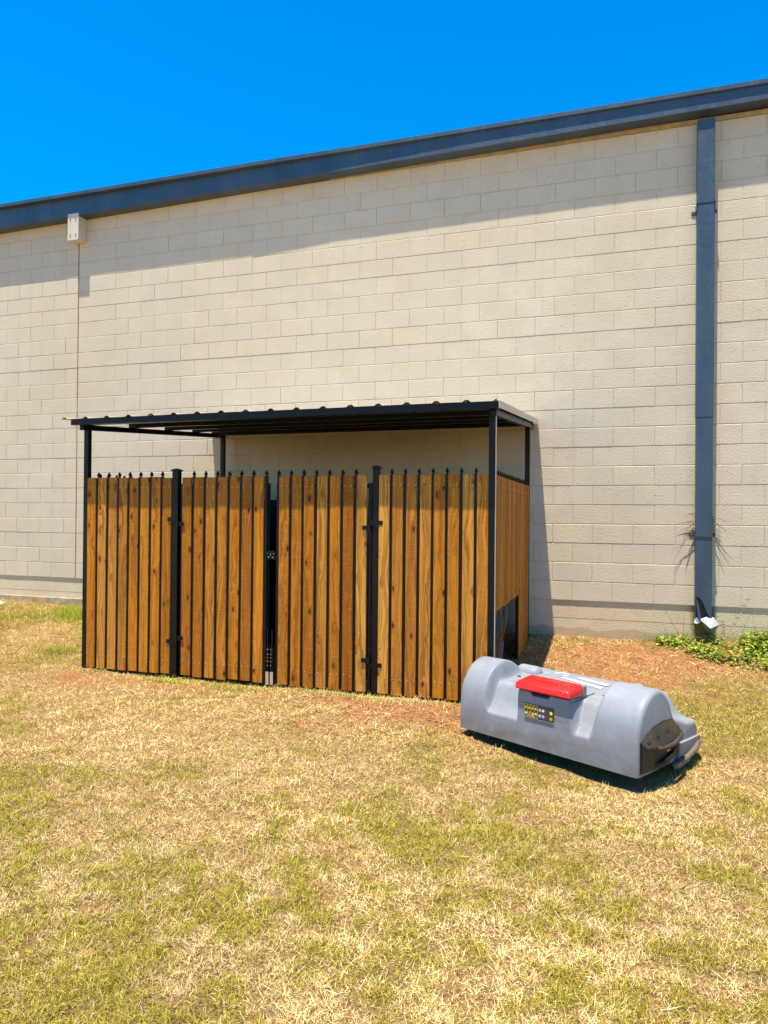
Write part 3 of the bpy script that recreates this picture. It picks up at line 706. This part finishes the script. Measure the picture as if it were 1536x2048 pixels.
for s in svals:
    wl_ = 1-sst(.205, .262, s); wr = sst(1.008, 1.062, s); wh = max(wl_, wr); we = max(1-sst(.02, .14, s), sst(1.13, 1.27, s))
    pr = []
    for a, b, c, bb in zip(PH, PM, PE, PB):
        lowr = max(0, min(1, (.30-b.y)/.18)); wbx = min(sst(.484, .503, s), 1-sst(.882, .905+.045*lowr, s)); b = b*(1-wbx)+bb*wbx
        # the hump's flank leans: shift of blend with height
        h = a*wh+b*(1-wh)
        if wh > .99: h = a*(1-we)+c*we
        pr.append(h)
    e = min(s, LN-s); d = 0
    if e < .036: d = .036-math.sqrt(max(0, .036**2-(.036-e)**2)); d *= .75
    if d > 0: pr = inset(pr, d)
    rows.append([(s, q.x, q.y) for q in pr])
n = len(rows[0]); vs = [p for r in rows for p in r]; fs = [(i*n+k, i*n+k+1, (i+1)*n+k+1, (i+1)*n+k) for i in range(len(rows)-1) for k in range(n-1)]
fs += [tuple(range(n)), tuple((len(rows)-1)*n+k for k in range(n))]
MB().add(vs, fs).build('shell', M_hull, mach, angle=48)
# dark underside and the roller it rests on
MB().box((.03, .03, -.012), (LN-.03, .74, .012)).build('underside', M_darkvoid, mach)
MB().tube([(.12, .34, .03), (LN-.12, .34, .03)], .125, 24).build('roller', M_darkvoid, mach)
# round bosses beside the humps
def capsule(p0, p1, r, n=16, sq=1.0):
    p0, p1 = Vector(p0), Vector(p1); d = (p1-p0).normalized(); pts = []; rs = []
    for t in np.linspace(0, math.pi/2, 6): pts.append(p0-d*r*.8*math.cos(t)); rs.append(max(.002, r*math.sin(t)))
    for t in np.linspace(math.pi/2, 0, 6): pts.append(p1+d*r*.8*math.cos(t)); rs.append(max(.002, r*math.sin(t)))
    return MB().tube(pts, rs, n)
capsule((.18, .50, .335), (.285, .50, .335), .062).build('boss', M_hull, mach, smooth=True)
capsule((1.02, .34, .325), (1.0, .62, .330), .055).build('boss', M_hull, mach, smooth=True)
for (s_, v_, h_) in ((.27, .325, .347), (.955, .285, .347), (.30, .69, .348)):
    q = MB(); q.tube([(s_, v_, h_-.006), (s_, v_, h_+.004)], .013, 12); o = q.build('bolt', M_darkvoid, mach)
    q = MB(); q.tube([(s_, v_, h_+.0045), (s_, v_, h_+.009)], .007, 6); q.build('bolt_head', M_steel, o)
q = MB(); q.tube([(.93, .052, .205), (.93, .046, .205)], .006, 8); q.build('bolt', M_steel, mach)
# storage box with a notch in its rim
bx = MB(); xa, xb = .502, .884
rim = [(xa+.010, .352), (.600, .352), (.618, .330), (.735, .330), (.750, .352), (xb-.004, .352)]
poly = [(xa, .152), (xb+.004, .152)] + [(xb, .20)] + rim[::-1] + [(xa+.004, .30)]
bx.prism(poly, lambda a, b, d: (a, d+max(0, .25-b)*.09, b), -.0045, .012)
bx.prism([(-.006+.019, .06), (.29, .06), (.29, .352), (.019-.006, .352)], lambda a, b, d: (d, a, b), xa+.001, xa+.012)
bx.prism([(-.006+.019, .06), (.29, .06), (.29, .352), (.019-.006, .352)], lambda a, b, d: (d, a, b), xb-.012, xb-.001)
box_o = bx.build('storage_box', M_hull, mach)
MB().box((xa+.014, .014, .30), (xb-.014, .285, .305)).build('box_inside', M_darkvoid, mach)
# red lid, domed along its length
def rr(x0_, x1_, y0_, y1_, r, k=6):
    out = []
    for cx_, cy_, a in ((x1_-r, y0_+r, -90), (x1_-r, y1_-r, 0), (x0_+r, y1_-r, 90), (x0_+r, y0_+r, 180)):
        for i in range(k+1): t = math.radians(a+90*i/k); out.append((cx_+r*math.cos(t), cy_+r*math.sin(t)))
    return out
def arch(x): t = (x-.696)/.21; return .016*(1-t*t)-.004
lid = MB(); ring = [(.004, .364, 1), (-.002, .373, 1), (0, .392, 1), (.005, .402, 1), (.014, .406, 1)]
lv = []; 
for ins, z, k in ring:
    for x, y in rr(.494+ins, .898-ins, -.030+ins, .142-ins, .022-ins*.5): lv.append((x, y, z+arch(x)+max(0, y+.03)*.14*(0 if z < .37 else 1)))
N_ = len(rr(0, 1, 0, 1, .1)); cnt = len(ring)
lf = [(i*N_+k, i*N_+(k+1) % N_, (i+1)*N_+(k+1) % N_, (i+1)*N_+k) for i in range(cnt-1) for k in range(N_)]
# top grid
gxs = np.linspace(.512, .882, 15)
lid.add(lv, lf); lid.f.append(tuple(range(N_))[::-1])
base = len(lid.v); top_ring = lv[-N_:]
ctr = []
for (x, y, z) in top_ring: ctr.append((.697+(x-.697)*.86, .056+(y-.056)*.74, 0))
ctr = [(x, y, .4085+arch(x)+(y+.03)*.14) for x, y, _ in ctr]; lid.v += ctr
for k in range(N_): lid.f.append((base-N_+k, base-N_+(k+1) % N_, base+(k+1) % N_, base+k))
mid = len(lid.v); lid.v += [(x, .056, .4105+.012+arch(x)) for x, y, z in ctr]
for k in range(N_): lid.f.append((base+k, base+(k+1) % N_, mid+(k+1) % N_, mid+k))
lo_ = lid.build('lid', M_red, mach, angle=40)
for k in range(9):    # faint embossed marks on the lid
    x = .56+.033*k; q = MB(); q.box((x, .030, .412+arch(x)), (x+.015, .043, .4195+arch(x)), .001); q.build('embossed_mark', M_red, lo_)
MB().box((.515, .139, .345), (.893, .185, .424), .010).build('lid_housing', M_hull, mach)
# warning sticker
st = MB().box((.556, -.0075, .192), (.776, -.0063, .279)).build('sticker', M_stick, mach)
def dec(mb, nm, mt): return mb.build(nm, mt, st)
def sq(xa_, xb_, za, zb_, d=0): return ((xa_, -.0083-d, za), (xb_, -.0077-d, zb_))
dec(MB().box(*sq(.664, .744, .196, .275)), 'sticker_field', M_stick2)
yl = MB()
for x in (.560, .5845, .609, .6335, .658): yl.box(*sq(x, x+.0018, .199, .273, .0008))
yl.box(*sq(.560, .6598, .1972, .199, .0008)); yl.box(*sq(.560, .6598, .273, .2748, .0008)); dec(yl, 'sticker_lines', M_yel)
def tri(mb, x, z, s, d=.0016): mb.prism([(x-s, z-s*.8), (x+s, z-s*.8), (x, z+s)], lambda a, b, q: (a, q, b), -.0080-d, -.0078-d+.0003)
def disc(mb, x, z, r, d=.0016, n=14): mb.prism([(x+r*math.cos(2*math.pi*k/n), z+r*math.sin(2*math.pi*k/n)) for k in range(n)], lambda a, b, q: (a, q, b), -.0080-d, -.0076-d)
ts = MB(); tb = MB()
for i in range(4):
    xc = .5732+.0245*i; tri(ts, xc, .2545, .0085); tb.box(*sq(xc-.0009, xc+.0009, .2515, .2575, .0026)); 
dec(ts, 'warning_triangle', M_yel); dec(tb, 'warning_mark', M_stick)
wd_ = MB(); disc(wd_, .5732, .218, .009); disc(wd_, .6767, .252, .0085); disc(wd_, .7012, .252, .0085); disc(wd_, .6767, .216, .0098); disc(wd_, .7012, .216, .0098); disc(wd_, .6467, .220, .0085); dec(wd_, 'white_disc', M_white)
rd = MB(); disc(rd, .6767, .252, .0052, .0026); disc(rd, .6470, .2175, .0050, .0026); rd.prism([(.6965, .256), (.698, .258), (.7065, .248), (.705, .246)], lambda a, b, q: (a, q, b), -.0108, -.0104); dec(rd, 'red_print', M_redp)
bp = MB(); disc(bp, .6767, .216, .0078, .0026); disc(bp, .7012, .216, .0082, .0026); dec(bp, 'blue_print', M_blue)
wp = MB(); wp.prism([(.673, .211), (.6755, .211), (.6767, .216), (.679, .211), (.681, .211), (.679, .222), (.6745, .222)], lambda a, b, q: (a, q, b), -.0116, -.0113); wp.prism([(.698, .219), (.7045, .2105), (.7055, .216), (.700, .223)], lambda a, b, q: (a, q, b), -.0116, -.0113); wp.prism([(.701, .2115), (.703, .2110), (.7035, .217)], lambda a, b, q: (a, q, b), -.0118, -.0114); dec(wp, 'white_print', M_white)
yd = MB(); disc(yd, .7595, .249, .0108); disc(yd, .7595, .213, .0105); yd.prism([(.614, .226), (.632, .226), (.627, .220), (.627, .217), (.632, .211), (.614, .211), (.619, .217), (.619, .220)], lambda a, b, q: (a, q, b), -.0098, -.0094); yd.box(*sq(.613, .633, .204, .2075, .0016)); dec(yd, 'yellow_print', M_yel)
od = MB(); disc(od, .5975, .224, .0052); od.prism([(.592, .204), (.604, .204), (.602, .217), (.595, .217)], lambda a, b, q: (a, q, b), -.0098, -.0094); dec(od, 'orange_print', M_ora)
kd_ = MB(); disc(kd_, .5732, .2215, .0035, .0026); disc(kd_, .5752, .2135, .0035, .0026); disc(kd_, .7595, .213, .0075, .0026); dec(kd_, 'black_print', M_stick)
yk = MB(); yk.box(*sq(.755, .764, .2085, .2135, .0036)); yk.prism([(.7565, .2135), (.7625, .2135), (.761, .218), (.758, .218)], lambda a, b, q: (a, q, b), -.0118, -.0113); dec(yk, 'lock_print', M_yel)
mk = MB().box((.554, -.0070, .1895), (.778, -.0062, .1915)).build('sticker_edge', M_white, mach)
# lettering strips on the top, too small to read
TZ = .3505
ls = MB().prism([(.53, .63), (.52, .575), (.835, .50), (.845, .565)], lambda a, b, d: (a, b, d), TZ, TZ+.0012).build('decal_strip', M_greyd, mach)
xx = .585; wt = MB(); kk = 0
for wdt in (.012, .016, .012, .014, .011, .016, .018, .012, .020, .016, .024, .030):
    t = (xx-.53)/.31; yb = .577-.075*t+.008; hh = .026+.018*t
    wt.prism([(xx, yb), (xx+wdt, yb-.003), (xx+wdt+.003, yb+hh-.004), (xx+.003, yb+hh)], lambda a, b, d: (a, b, d), TZ+.0016, TZ+.0026); xx += wdt+.004
wt.build('lettering', M_white, ls)
w2 = MB(); xx = .50
for wdt in (.05, .03, .06, .022, .045, .07, .05):
    t = (xx-.50)/.36; yb = .495-.085*t
    w2.prism([(xx, yb), (xx+wdt, yb-wdt*.24), (xx+wdt+.002, yb-wdt*.24+.030+.012*t), (xx+.002, yb+.030+.012*t)], lambda a, b, d: (a, b, d), TZ+.0006, TZ+.0018); xx += wdt+.003
w2.build('lettering', M_white, mach)
q = MB(); q.tube([(.445+.045*math.cos(t), .585+.05*math.sin(t), TZ+.002) for t in np.linspace(-.6, 3.6, 16)], .0028, 6); q.build('round_decal', M_white, mach, smooth=True)
# bracket moulding on the right end
E0 = LN-.004
br = MB()
def ep(a, b, d): return (d, a, b)
outl = [(.022, .020), (.30, .002), (.46, .055), (.485, .195), (.41, .262), (.30, .272), (.17, .258), (.075, .225), (.022, .196)]
br.prism(outl, ep, E0, E0+.010)
body = [(.030, .030), (.30, .014), (.45, .062), (.470, .165), (.34, .175), (.16, .135), (.030, .178)]
nb = len(body); c_ = [(sum(p[0] for p in body)/nb, sum(p[1] for p in body)/nb)]
br.prism(body, ep, E0+.0105, E0+.026)
br.build('end_bracket', M_olive, mach)
M_oliv2 = simple('lit_olive_rubber', (.034, .026, .014), .65, var=.4, scale=14, bump=.15)  # lighter copy of the bracket rubber; light on the top put into the colour
tf = MB()      # sloping top plate from the face down to the outer lip
tp = [(.030, .196), (.075, .226), (.17, .257), (.30, .270), (.41, .260), (.478, .200)]
bt = [(.030, .178), (.10, .165), (.20, .150), (.31, .160), (.40, .172), (.470, .170)]
for (a, b), (c, d) in zip(tp, bt): tf.v += [(E0+.0115, a, b), (E0+.050, c, d), (E0+.046, c, d-.012), (E0+.0115, a, b-.014)]
for i in range(5): tf.f += [(4*i+j, 4*i+(j+1) % 4, 4*i+4+(j+1) % 4, 4*i+4+j) for j in range(4)]
tf.f += [(0, 1, 2, 3), (20, 21, 22, 23)]
sp_ = tf.build('slotted_plate', M_oliv2, mach, angle=30)
for (v_, h_) in ((.075, .196), (.185, .212), (.30, .222), (.43, .212)):
    MB().obox((E0+.0295, v_, h_), (.0, .95, .3), (.6, .0, -.8), (.8, 0, .6), .014, .0045, .0035).build('slot', M_darkvoid, sp_)
hb = MB(); hb.tube([(E0+.030, .13, .150), (E0+.060, .19, .142), (E0+.072, .30, .152), (E0+.066, .40, .172), (E0+.030, .475, .178)], [.012, .013, .014, .013, .012], 10)
hb.build('grab_bar', M_oliv2, mach, smooth=True)
hb = MB(); hb.tube([(E0+.022, .16, .045), (E0+.042, .22, .050), (E0+.040, .34, .075), (E0+.024, .44, .10)], [.010, .014, .012, .006], 8); hb.build('lower_rib', M_olive, mach, smooth=True)
for k in (0, 1): MB().box((E0+.0262, .30, .095+.022*k), (E0+.030, .335, .103+.022*k)).build('clip', M_steel, mach)
# bumper pipe round the rear corner
pts = [(LN+.012, .40, -.022), (LN+.022, .42, -.016), (LN+.034, .47, .0), (LN+.040, .56, .020), (LN+.034, .67, .040), (LN+.010, .76, .065), (LN-.05, .808, .085), (LN-.2, .825, .085), (.6, .825, .085)]
pc = []
for i in range(len(pts)-1):
    for t in (0, .33, .66): pc.append(Vector(pts[i]).lerp(Vector(pts[i+1]), t))
pc.append(Vector(pts[-1])); 
for _ in range(3): pc = [pc[0]]+[(pc[i-1]+pc[i]*2+pc[i+1])/4 for i in range(1, len(pc)-1)]+[pc[-1]]
MB().tube(pc, .018, 14).build('bumper_pipe', M_pipe, mach, smooth=True)
MB().prism([(.47, -.045), (.60, -.030), (.76, .03), (.76, .10), (.47, .10)], ep, LN-.03, LN+.020).build('end_skirt', M_hull, mach)

# ---------------------------------------------------------------- grass, weeds
def make_blades(name, n, px_, py_, col_, L, tilt, wid, mat, curl, kind='stuff'):
    """curved tapering blades, 3 triangles each"""
    z = gz(px_, py_)-.004
    az = rng.uniform(0, 2*math.pi, n); dx = np.cos(az); dy = np.sin(az); sx_, sy_ = -dy, dx
    t0 = tilt; t1 = np.minimum(tilt+curl, 1.75)
    wq = wid/2
    p0 = np.stack([px_, py_, z], -1)
    d0 = np.stack([dx*np.sin(t0), dy*np.sin(t0), np.cos(t0)], -1); d1 = np.stack([dx*np.sin(t1), dy*np.sin(t1), np.cos(t1)], -1)
    az2 = rng.normal(0, .5, n); d1 = d1 + np.stack([sx_*np.sin(az2), sy_*np.sin(az2), 0*az2], -1)*np.sin(t1)[:, None]*.8
    pm = p0 + d0*(L*.5)[:, None]; pt = pm + d1*(L*.5)[:, None]
    pt[:, 2] = np.maximum(pt[:, 2], z+.002+.012*rng.random(n))
    s = np.stack([sx_, sy_, rng.normal(0, .35, n)], -1)*wq[:, None]
    v = np.stack([p0-s, p0+s, pm-s*.85, pm+s*.85, pt], 1).reshape(-1, 3)
    b = np.arange(n)[:, None]*5
    tri_ = np.concatenate([b+np.array([0, 1, 3]), b+np.array([0, 3, 2]), b+np.array([2, 3, 4])], 1).reshape(-1, 3)
    me = bpy.data.meshes.new(name); me.vertices.add(len(v)); me.vertices.foreach_set('co', v.ravel())
    me.loops.add(tri_.size); me.loops.foreach_set('vertex_index', tri_.ravel()); me.polygons.add(len(tri_)); me.polygons.foreach_set('loop_start', np.arange(0, tri_.size, 3)); me.update()
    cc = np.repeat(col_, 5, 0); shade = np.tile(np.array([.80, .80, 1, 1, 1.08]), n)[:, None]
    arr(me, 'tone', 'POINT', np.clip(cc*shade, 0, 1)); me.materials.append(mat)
    return tag(link(name, me), kind=kind)
# candidate points: wedge in front of the camera, denser when nearer
N = 2050000
ang = rng.uniform(-1.22, .62, N); dist = rng.uniform(0.9, 11.5, N)
px_ = CX+np.sin(ang)*dist; py_ = CY+np.cos(ang)*dist
keep = (py_ < -.02) & (px_ > -3.2) & (px_ < 10.8) & ~((px_ > 2.23) & (px_ < 6.07) & (py_ > -2.345))
keep &= ~((px_ < .95) & (py_ > -.04))
lu = (px_-A.x)*U.x+(py_-A.y)*U.y; lv_ = (px_-A.x)*V.x+(py_-A.y)*V.y
keep &= ~((lu > .0) & (lu < LN+.03) & (lv_ > -.035+.02*np.sin(lu*23)) & (lv_ < .78))
print('blades', keep.sum())
dm = dirt_mask(px_, py_); gmk = green_mask(px_, py_)
clump = fbm(px_*16, py_*16, 77, 3)
keep &= rng.random(N) < np.clip(1.12-(dm-.35)*1.6, .12, 1)*np.clip(.55+(clump-.36)*4.0, .3, 1)*np.clip(3.4/dist, .3, 1)
px_, py_, dist, gmk, clump, dm = (q[keep] for q in (px_, py_, dist, gmk, clump, dm))
n = len(px_)
pg = np.clip((gmk-.465)*5.4, .07, .74)*np.where(dm > .7, .35, 1)
green = rng.random(n) < pg
u1 = rng.random(n)[:, None]; u2 = rng.random(n)[:, None]
strawc = np.array([.80, .52, .175])*(1-u1)+np.array([1.0, .83, .47])*u1
brown = np.array([.24, .115, .030])  # brown blades supply the dark that shadows among the grass would give
strawc = np.where(u2 < .19, brown*(.7+.6*u1), strawc)
patch = np.clip((fbm(px_*1.1, py_*1.1, 99)-.42)*5, 0, 1)[:, None]
strawc = strawc*(1-.22*(1-patch))
greenc = np.array([.14, .135, .004])*(1-u1)+np.array([.56, .45, .045])*u1  # dark olive end likewise puts shadow into the green
colr = np.where(green[:, None], greenc, strawc)
L = np.where(green, rng.uniform(.015, .050, n), rng.uniform(.012, .042, n)+.04*(rng.random(n) < .03))*(.7+.6*clump)
L = L*np.where((px_ < 1.9) & (py_ > -1.3) & green, 1.7, 1)
tilt = np.where(green, rng.uniform(.25, 1.15, n), rng.uniform(.75, 1.55, n))
wid = (.0010+.00033*dist)*rng.uniform(.7, 1.4, n)
curl = np.where(green, rng.uniform(.1, .8, n), rng.uniform(-.4, .7, n))
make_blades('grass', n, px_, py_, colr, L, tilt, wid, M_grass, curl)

# longer green tufts: by the wall at the left end, along the foot of the fence
def tuft(n_, cx, cy, sx_, sy_, L0, L1, cols):
    x = rng.normal(cx, sx_, n_); y = np.minimum(rng.normal(cy, sy_, n_), -.03); u = rng.random(n_)[:, None]
    k = ~((x > 2.2) & (x < 6.1) & (y > -2.37)) & (y < -.03)
    return x[k], y[k], (np.array(cols[0])*(1-u)+np.array(cols[1])*u)[k], rng.uniform(L0, L1, n_)[k]
tl_ = [tuft(2600, .45, -.36, .26, .17, .05, .15, ((.16, .24, .01), (.44, .46, .05))), tuft(500, -.35, -.75, .22, .12, .03, .08, ((.16, .2, .01), (.44, .42, .05))),
       tuft(420, 1.55, -1.95, .13, .07, .04, .11, ((.14, .18, .01), (.40, .38, .05))), tuft(380, 3.22, -2.50, .13, .04, .03, .08, ((.22, .26, .01), (.62, .56, .10))),
       tuft(300, 3.9, -2.47, .2, .03, .02, .07, ((.3, .3, .02), (.8, .65, .25))), tuft(420, 4.9, -2.46, .25, .03, .02, .07, ((.3, .3, .02), (.8, .65, .25))), tuft(300, 5.4, -2.46, .2, .03, .03, .08, ((.6, .4, .1), (.9, .7, .35))),
       tuft(260, 1.2, -.95, .1, .08, .03, .08, ((.16, .2, .01), (.44, .42, .05)))]
tx, ty, tcl, tL = (np.concatenate([q[i] for q in tl_]) for i in range(4)); nt_ = len(tx)
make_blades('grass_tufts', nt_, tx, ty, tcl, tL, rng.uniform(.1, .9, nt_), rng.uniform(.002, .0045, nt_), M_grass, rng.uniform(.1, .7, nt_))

# leafy ground cover at the foot of the wall, right
def leaves(name, pts, nper, spread, size, cols, zlift, kind='stuff'):
    vs = []; fs = []; cs = []
    for (x, y) in pts:
        for k in range(nper):
            lx_ = x+random.gauss(0, spread); ly_ = min(-.01, y+random.gauss(0, spread)); h = random.random()**1.4*zlift*(1 if x < 7.85 else 1.9)
            z = float(gz(lx_, ly_))+.006+h; s = size*random.uniform(.45, 1.6); a = random.uniform(0, 6.28); ti = random.uniform(-.7, .7); ti2 = random.uniform(-.6, .6)
            e1 = Vector((math.cos(a), math.sin(a), ti)).normalized(); e2 = Vector((-math.sin(a), math.cos(a), ti2)).normalized(); c = Vector((lx_, ly_, z))
            o = len(vs); nrm = e1.cross(e2)*s*.12
            vs += [c-e1*s*.5, c-e1*s*.1+e2*s*.42+nrm, c+e1*s*.38+e2*s*.25+nrm, c+e1*s*.55, c+e1*s*.38-e2*s*.25+nrm, c-e1*s*.1-e2*s*.42+nrm, c+e1*s*.05]
            fs += [(o, o+6, o+1), (o+1, o+6, o+2), (o+2, o+6, o+3), (o+3, o+6, o+4), (o+4, o+6, o+5), (o+5, o+6, o)]
            cc = random.choice(cols); f = random.uniform(.75, 1.25); cs += [tuple(q*f for q in cc)]*7
    me = bpy.data.meshes.new(name); me.from_pydata([tuple(v) for v in vs], [], fs); arr(me, 'tone', 'POINT', np.array(cs)); me.materials.append(M_leaf)
    return tag(link(name, me), kind=kind)
pts = []
rr_ = random.Random(5)
while len(pts) < 560:
    x = rr_.uniform(7.35, 10.6); y = -abs(rr_.gauss(0, .34))
    lim = np.interp(x, [7.35, 7.6, 8.0, 8.4, 10.6], [.05, .35, .80, 1.05, 1.1])
    if -y > lim*(.55+.7*float(fbm(np.array(x*3), np.array(y*3), 8))): continue
    if rr_.random() > .06+1.1*float(np.clip((fbm(np.array(x*4), np.array(y*4), 9)-.35)*3, 0, 1)): continue
    pts.append((x, y))
leaves('ground_cover', pts, 18, .065, .026, [(.12, .22, .015), (.22, .33, .02), (.40, .46, .04), (.07, .14, .015), (.28, .38, .03), (.38, .26, .09)], .065)
# straw and creeping stems in that patch and on the dirt
def litter(name, pts, cols, Lr, wd):
    n_ = len(pts); p = np.array(pts); cc = np.array([random.choice(cols) for _ in range(n_)])
    o = make_blades(name, n_, p[:, 0], p[:, 1], cc, rng.uniform(Lr[0], Lr[1], n_), rng.uniform(1.2, 1.6, n_), rng.uniform(wd*.6, wd*1.4, n_), M_grass, rng.uniform(-.3, .25, n_))
    return o
lp = [(rr_.uniform(6.2, 9.6), -abs(rr_.gauss(.5, .5))) for _ in range(4500)] + [(rr_.uniform(4.4, 6.2), rr_.uniform(-3.3, -2.42)) for _ in range(1800)] + [(rr_.uniform(-1.5, 2.1), rr_.uniform(-3.0, -.05)) for _ in range(2200)]
litter('straw_litter', lp, [(.62, .46, .24), (.75, .60, .36), (.30, .15, .06), (.14, .06, .025), (.50, .30, .13), (.20, .09, .035)], (.02, .11), .0055)
lq = [(CX+math.sin(a)*d, CY+math.cos(a)*d) for a, d in ((rr_.uniform(-.95, .4), rr_.uniform(1.3, 6.5)) for _ in range(1500))]
lq = [p for p in lq if not (2.2 < p[0] < 6.1 and p[1] > -2.4) and p[1] < -.05 and not (5.8 < p[0] < 7.5 and -3.7 < p[1] < -2.2)]
litter('dead_leaf_litter', lq, [(.85, .74, .50), (.70, .55, .30), (.30, .17, .07), (.22, .12, .05), (.60, .42, .20)], (.02, .085), .0055)
# dirt clods and pebbles
cl = MB(); 
for _ in range(3800):
    if rr_.random() < .55: x, y = rr_.uniform(6.15, 8.2), -abs(rr_.gauss(.3, .6))
    else: x, y = rr_.uniform(4.3, 6.3), rr_.uniform(-3.3, -2.4)
    if rr_.random() < .12: x, y = rr_.uniform(-1.6, 2.1), -.05-abs(rr_.gauss(0, .15))
    if y > -.02: continue
    s = rr_.uniform(.003, .010)*(2.0 if rr_.random() < .06 else 1); z = float(gz(x, y)); o = len(cl.v)
    ps = [(1, 0, 0), (-1, 0, 0), (0, 1, 0), (0, -1, 0), (0, 0, .8), (0, 0, -.5)]
    cl.v += [(x+a*s*rr_.uniform(.6, 1.3), y+b*s*rr_.uniform(.6, 1.3), z+c*s*rr_.uniform(.6, 1.2)) for a, b, c in ps]
    cl.f += [tuple(o+i for i in f) for f in ((0, 2, 4), (2, 1, 4), (1, 3, 4), (3, 0, 4), (2, 0, 5), (1, 2, 5), (3, 1, 5), (0, 3, 5))]
M_clod = simple('dirt_clods', (.36, .17, .065), .95, var=.5, scale=5)
tag(cl.build('dirt_clods', M_clod), kind='stuff')
# thin weeds against the wall
def weed(x, y, specs, name, label, leafy=True, mt=None):
    z = float(gz(x, y)); loc = (x, y, z); w_ = thing(name, loc, label, 'weed'); m = MB(); lm = MB()
    for i, (dx, dz, L) in enumerate(specs):
        p = twig(m, (x, y, z), (dx, -.05, dz), L, .0030, int(x*100)+i*7, 7, .5, -.05)
        if leafy:
            for q in p[3:]:
                for sgn in (-1, 1):
                    d = Vector((sgn*.7, -.3, .6)).normalized(); s = .013; c = q+d*s; e = d.cross(Vector((0, 1, 0))).normalized()*s*.4
                    o = len(lm.v); lm.v += [tuple(q), tuple(c+e), tuple(c+d*s), tuple(c-e)]; lm.f.append((o, o+1, o+2, o+3))
    rel(m, loc).build('stem', mt or M_twigg, w_, smooth=True)
    if leafy: rel(lm, loc).build('leaf', M_wl, w_)
M_wl = simple('weed_leaf', (.30, .30, .08), .6, var=.3)
weed(7.965, -.03, [(.55, 1, .48), (.1, 1, .2)], 'wall_weed', 'thin leafy weed leaning right from the foot of the downspout')
weed(7.60, -.05, [(-.45, 1, .42), (-.05, 1, .30), (.3, 1, .24)], 'wall_weed', 'bare thin weed stems left of the foot of the downspout', False, M_twig)
weed(8.28, -.05, [(-.25, 1, .33), (.35, 1, .25)], 'wall_weed', 'dry curved weed stem at the wall near the right edge', False)
weed(.55, -.08, [(-.3, 1, .26), (.2, 1, .30), (.05, 1, .22)], 'wall_weed', 'pale weed stems at the wall beside the left end of the shed', True)
# rock at the far left
import bmesh
bm = bmesh.new(); bmesh.ops.create_icosphere(bm, subdivisions=3, radius=.075)
for v in bm.verts:
    f = 1+.45*(float(fbm(np.array(v.co.x*14+5), np.array(v.co.y*14+v.co.z*9), 31))-.5); v.co *= f; v.co.z *= .6; v.co.x *= 1.25
me = bpy.data.meshes.new('rock'); bm.to_mesh(me); bm.free(); me.materials.append(M_rock)
tag(link('rock', me, None, (-1.02, -.30, float(gz(-1.02, -.30))+.015)), 'pale rough rock in the grass by the wall at the far left', 'rock')
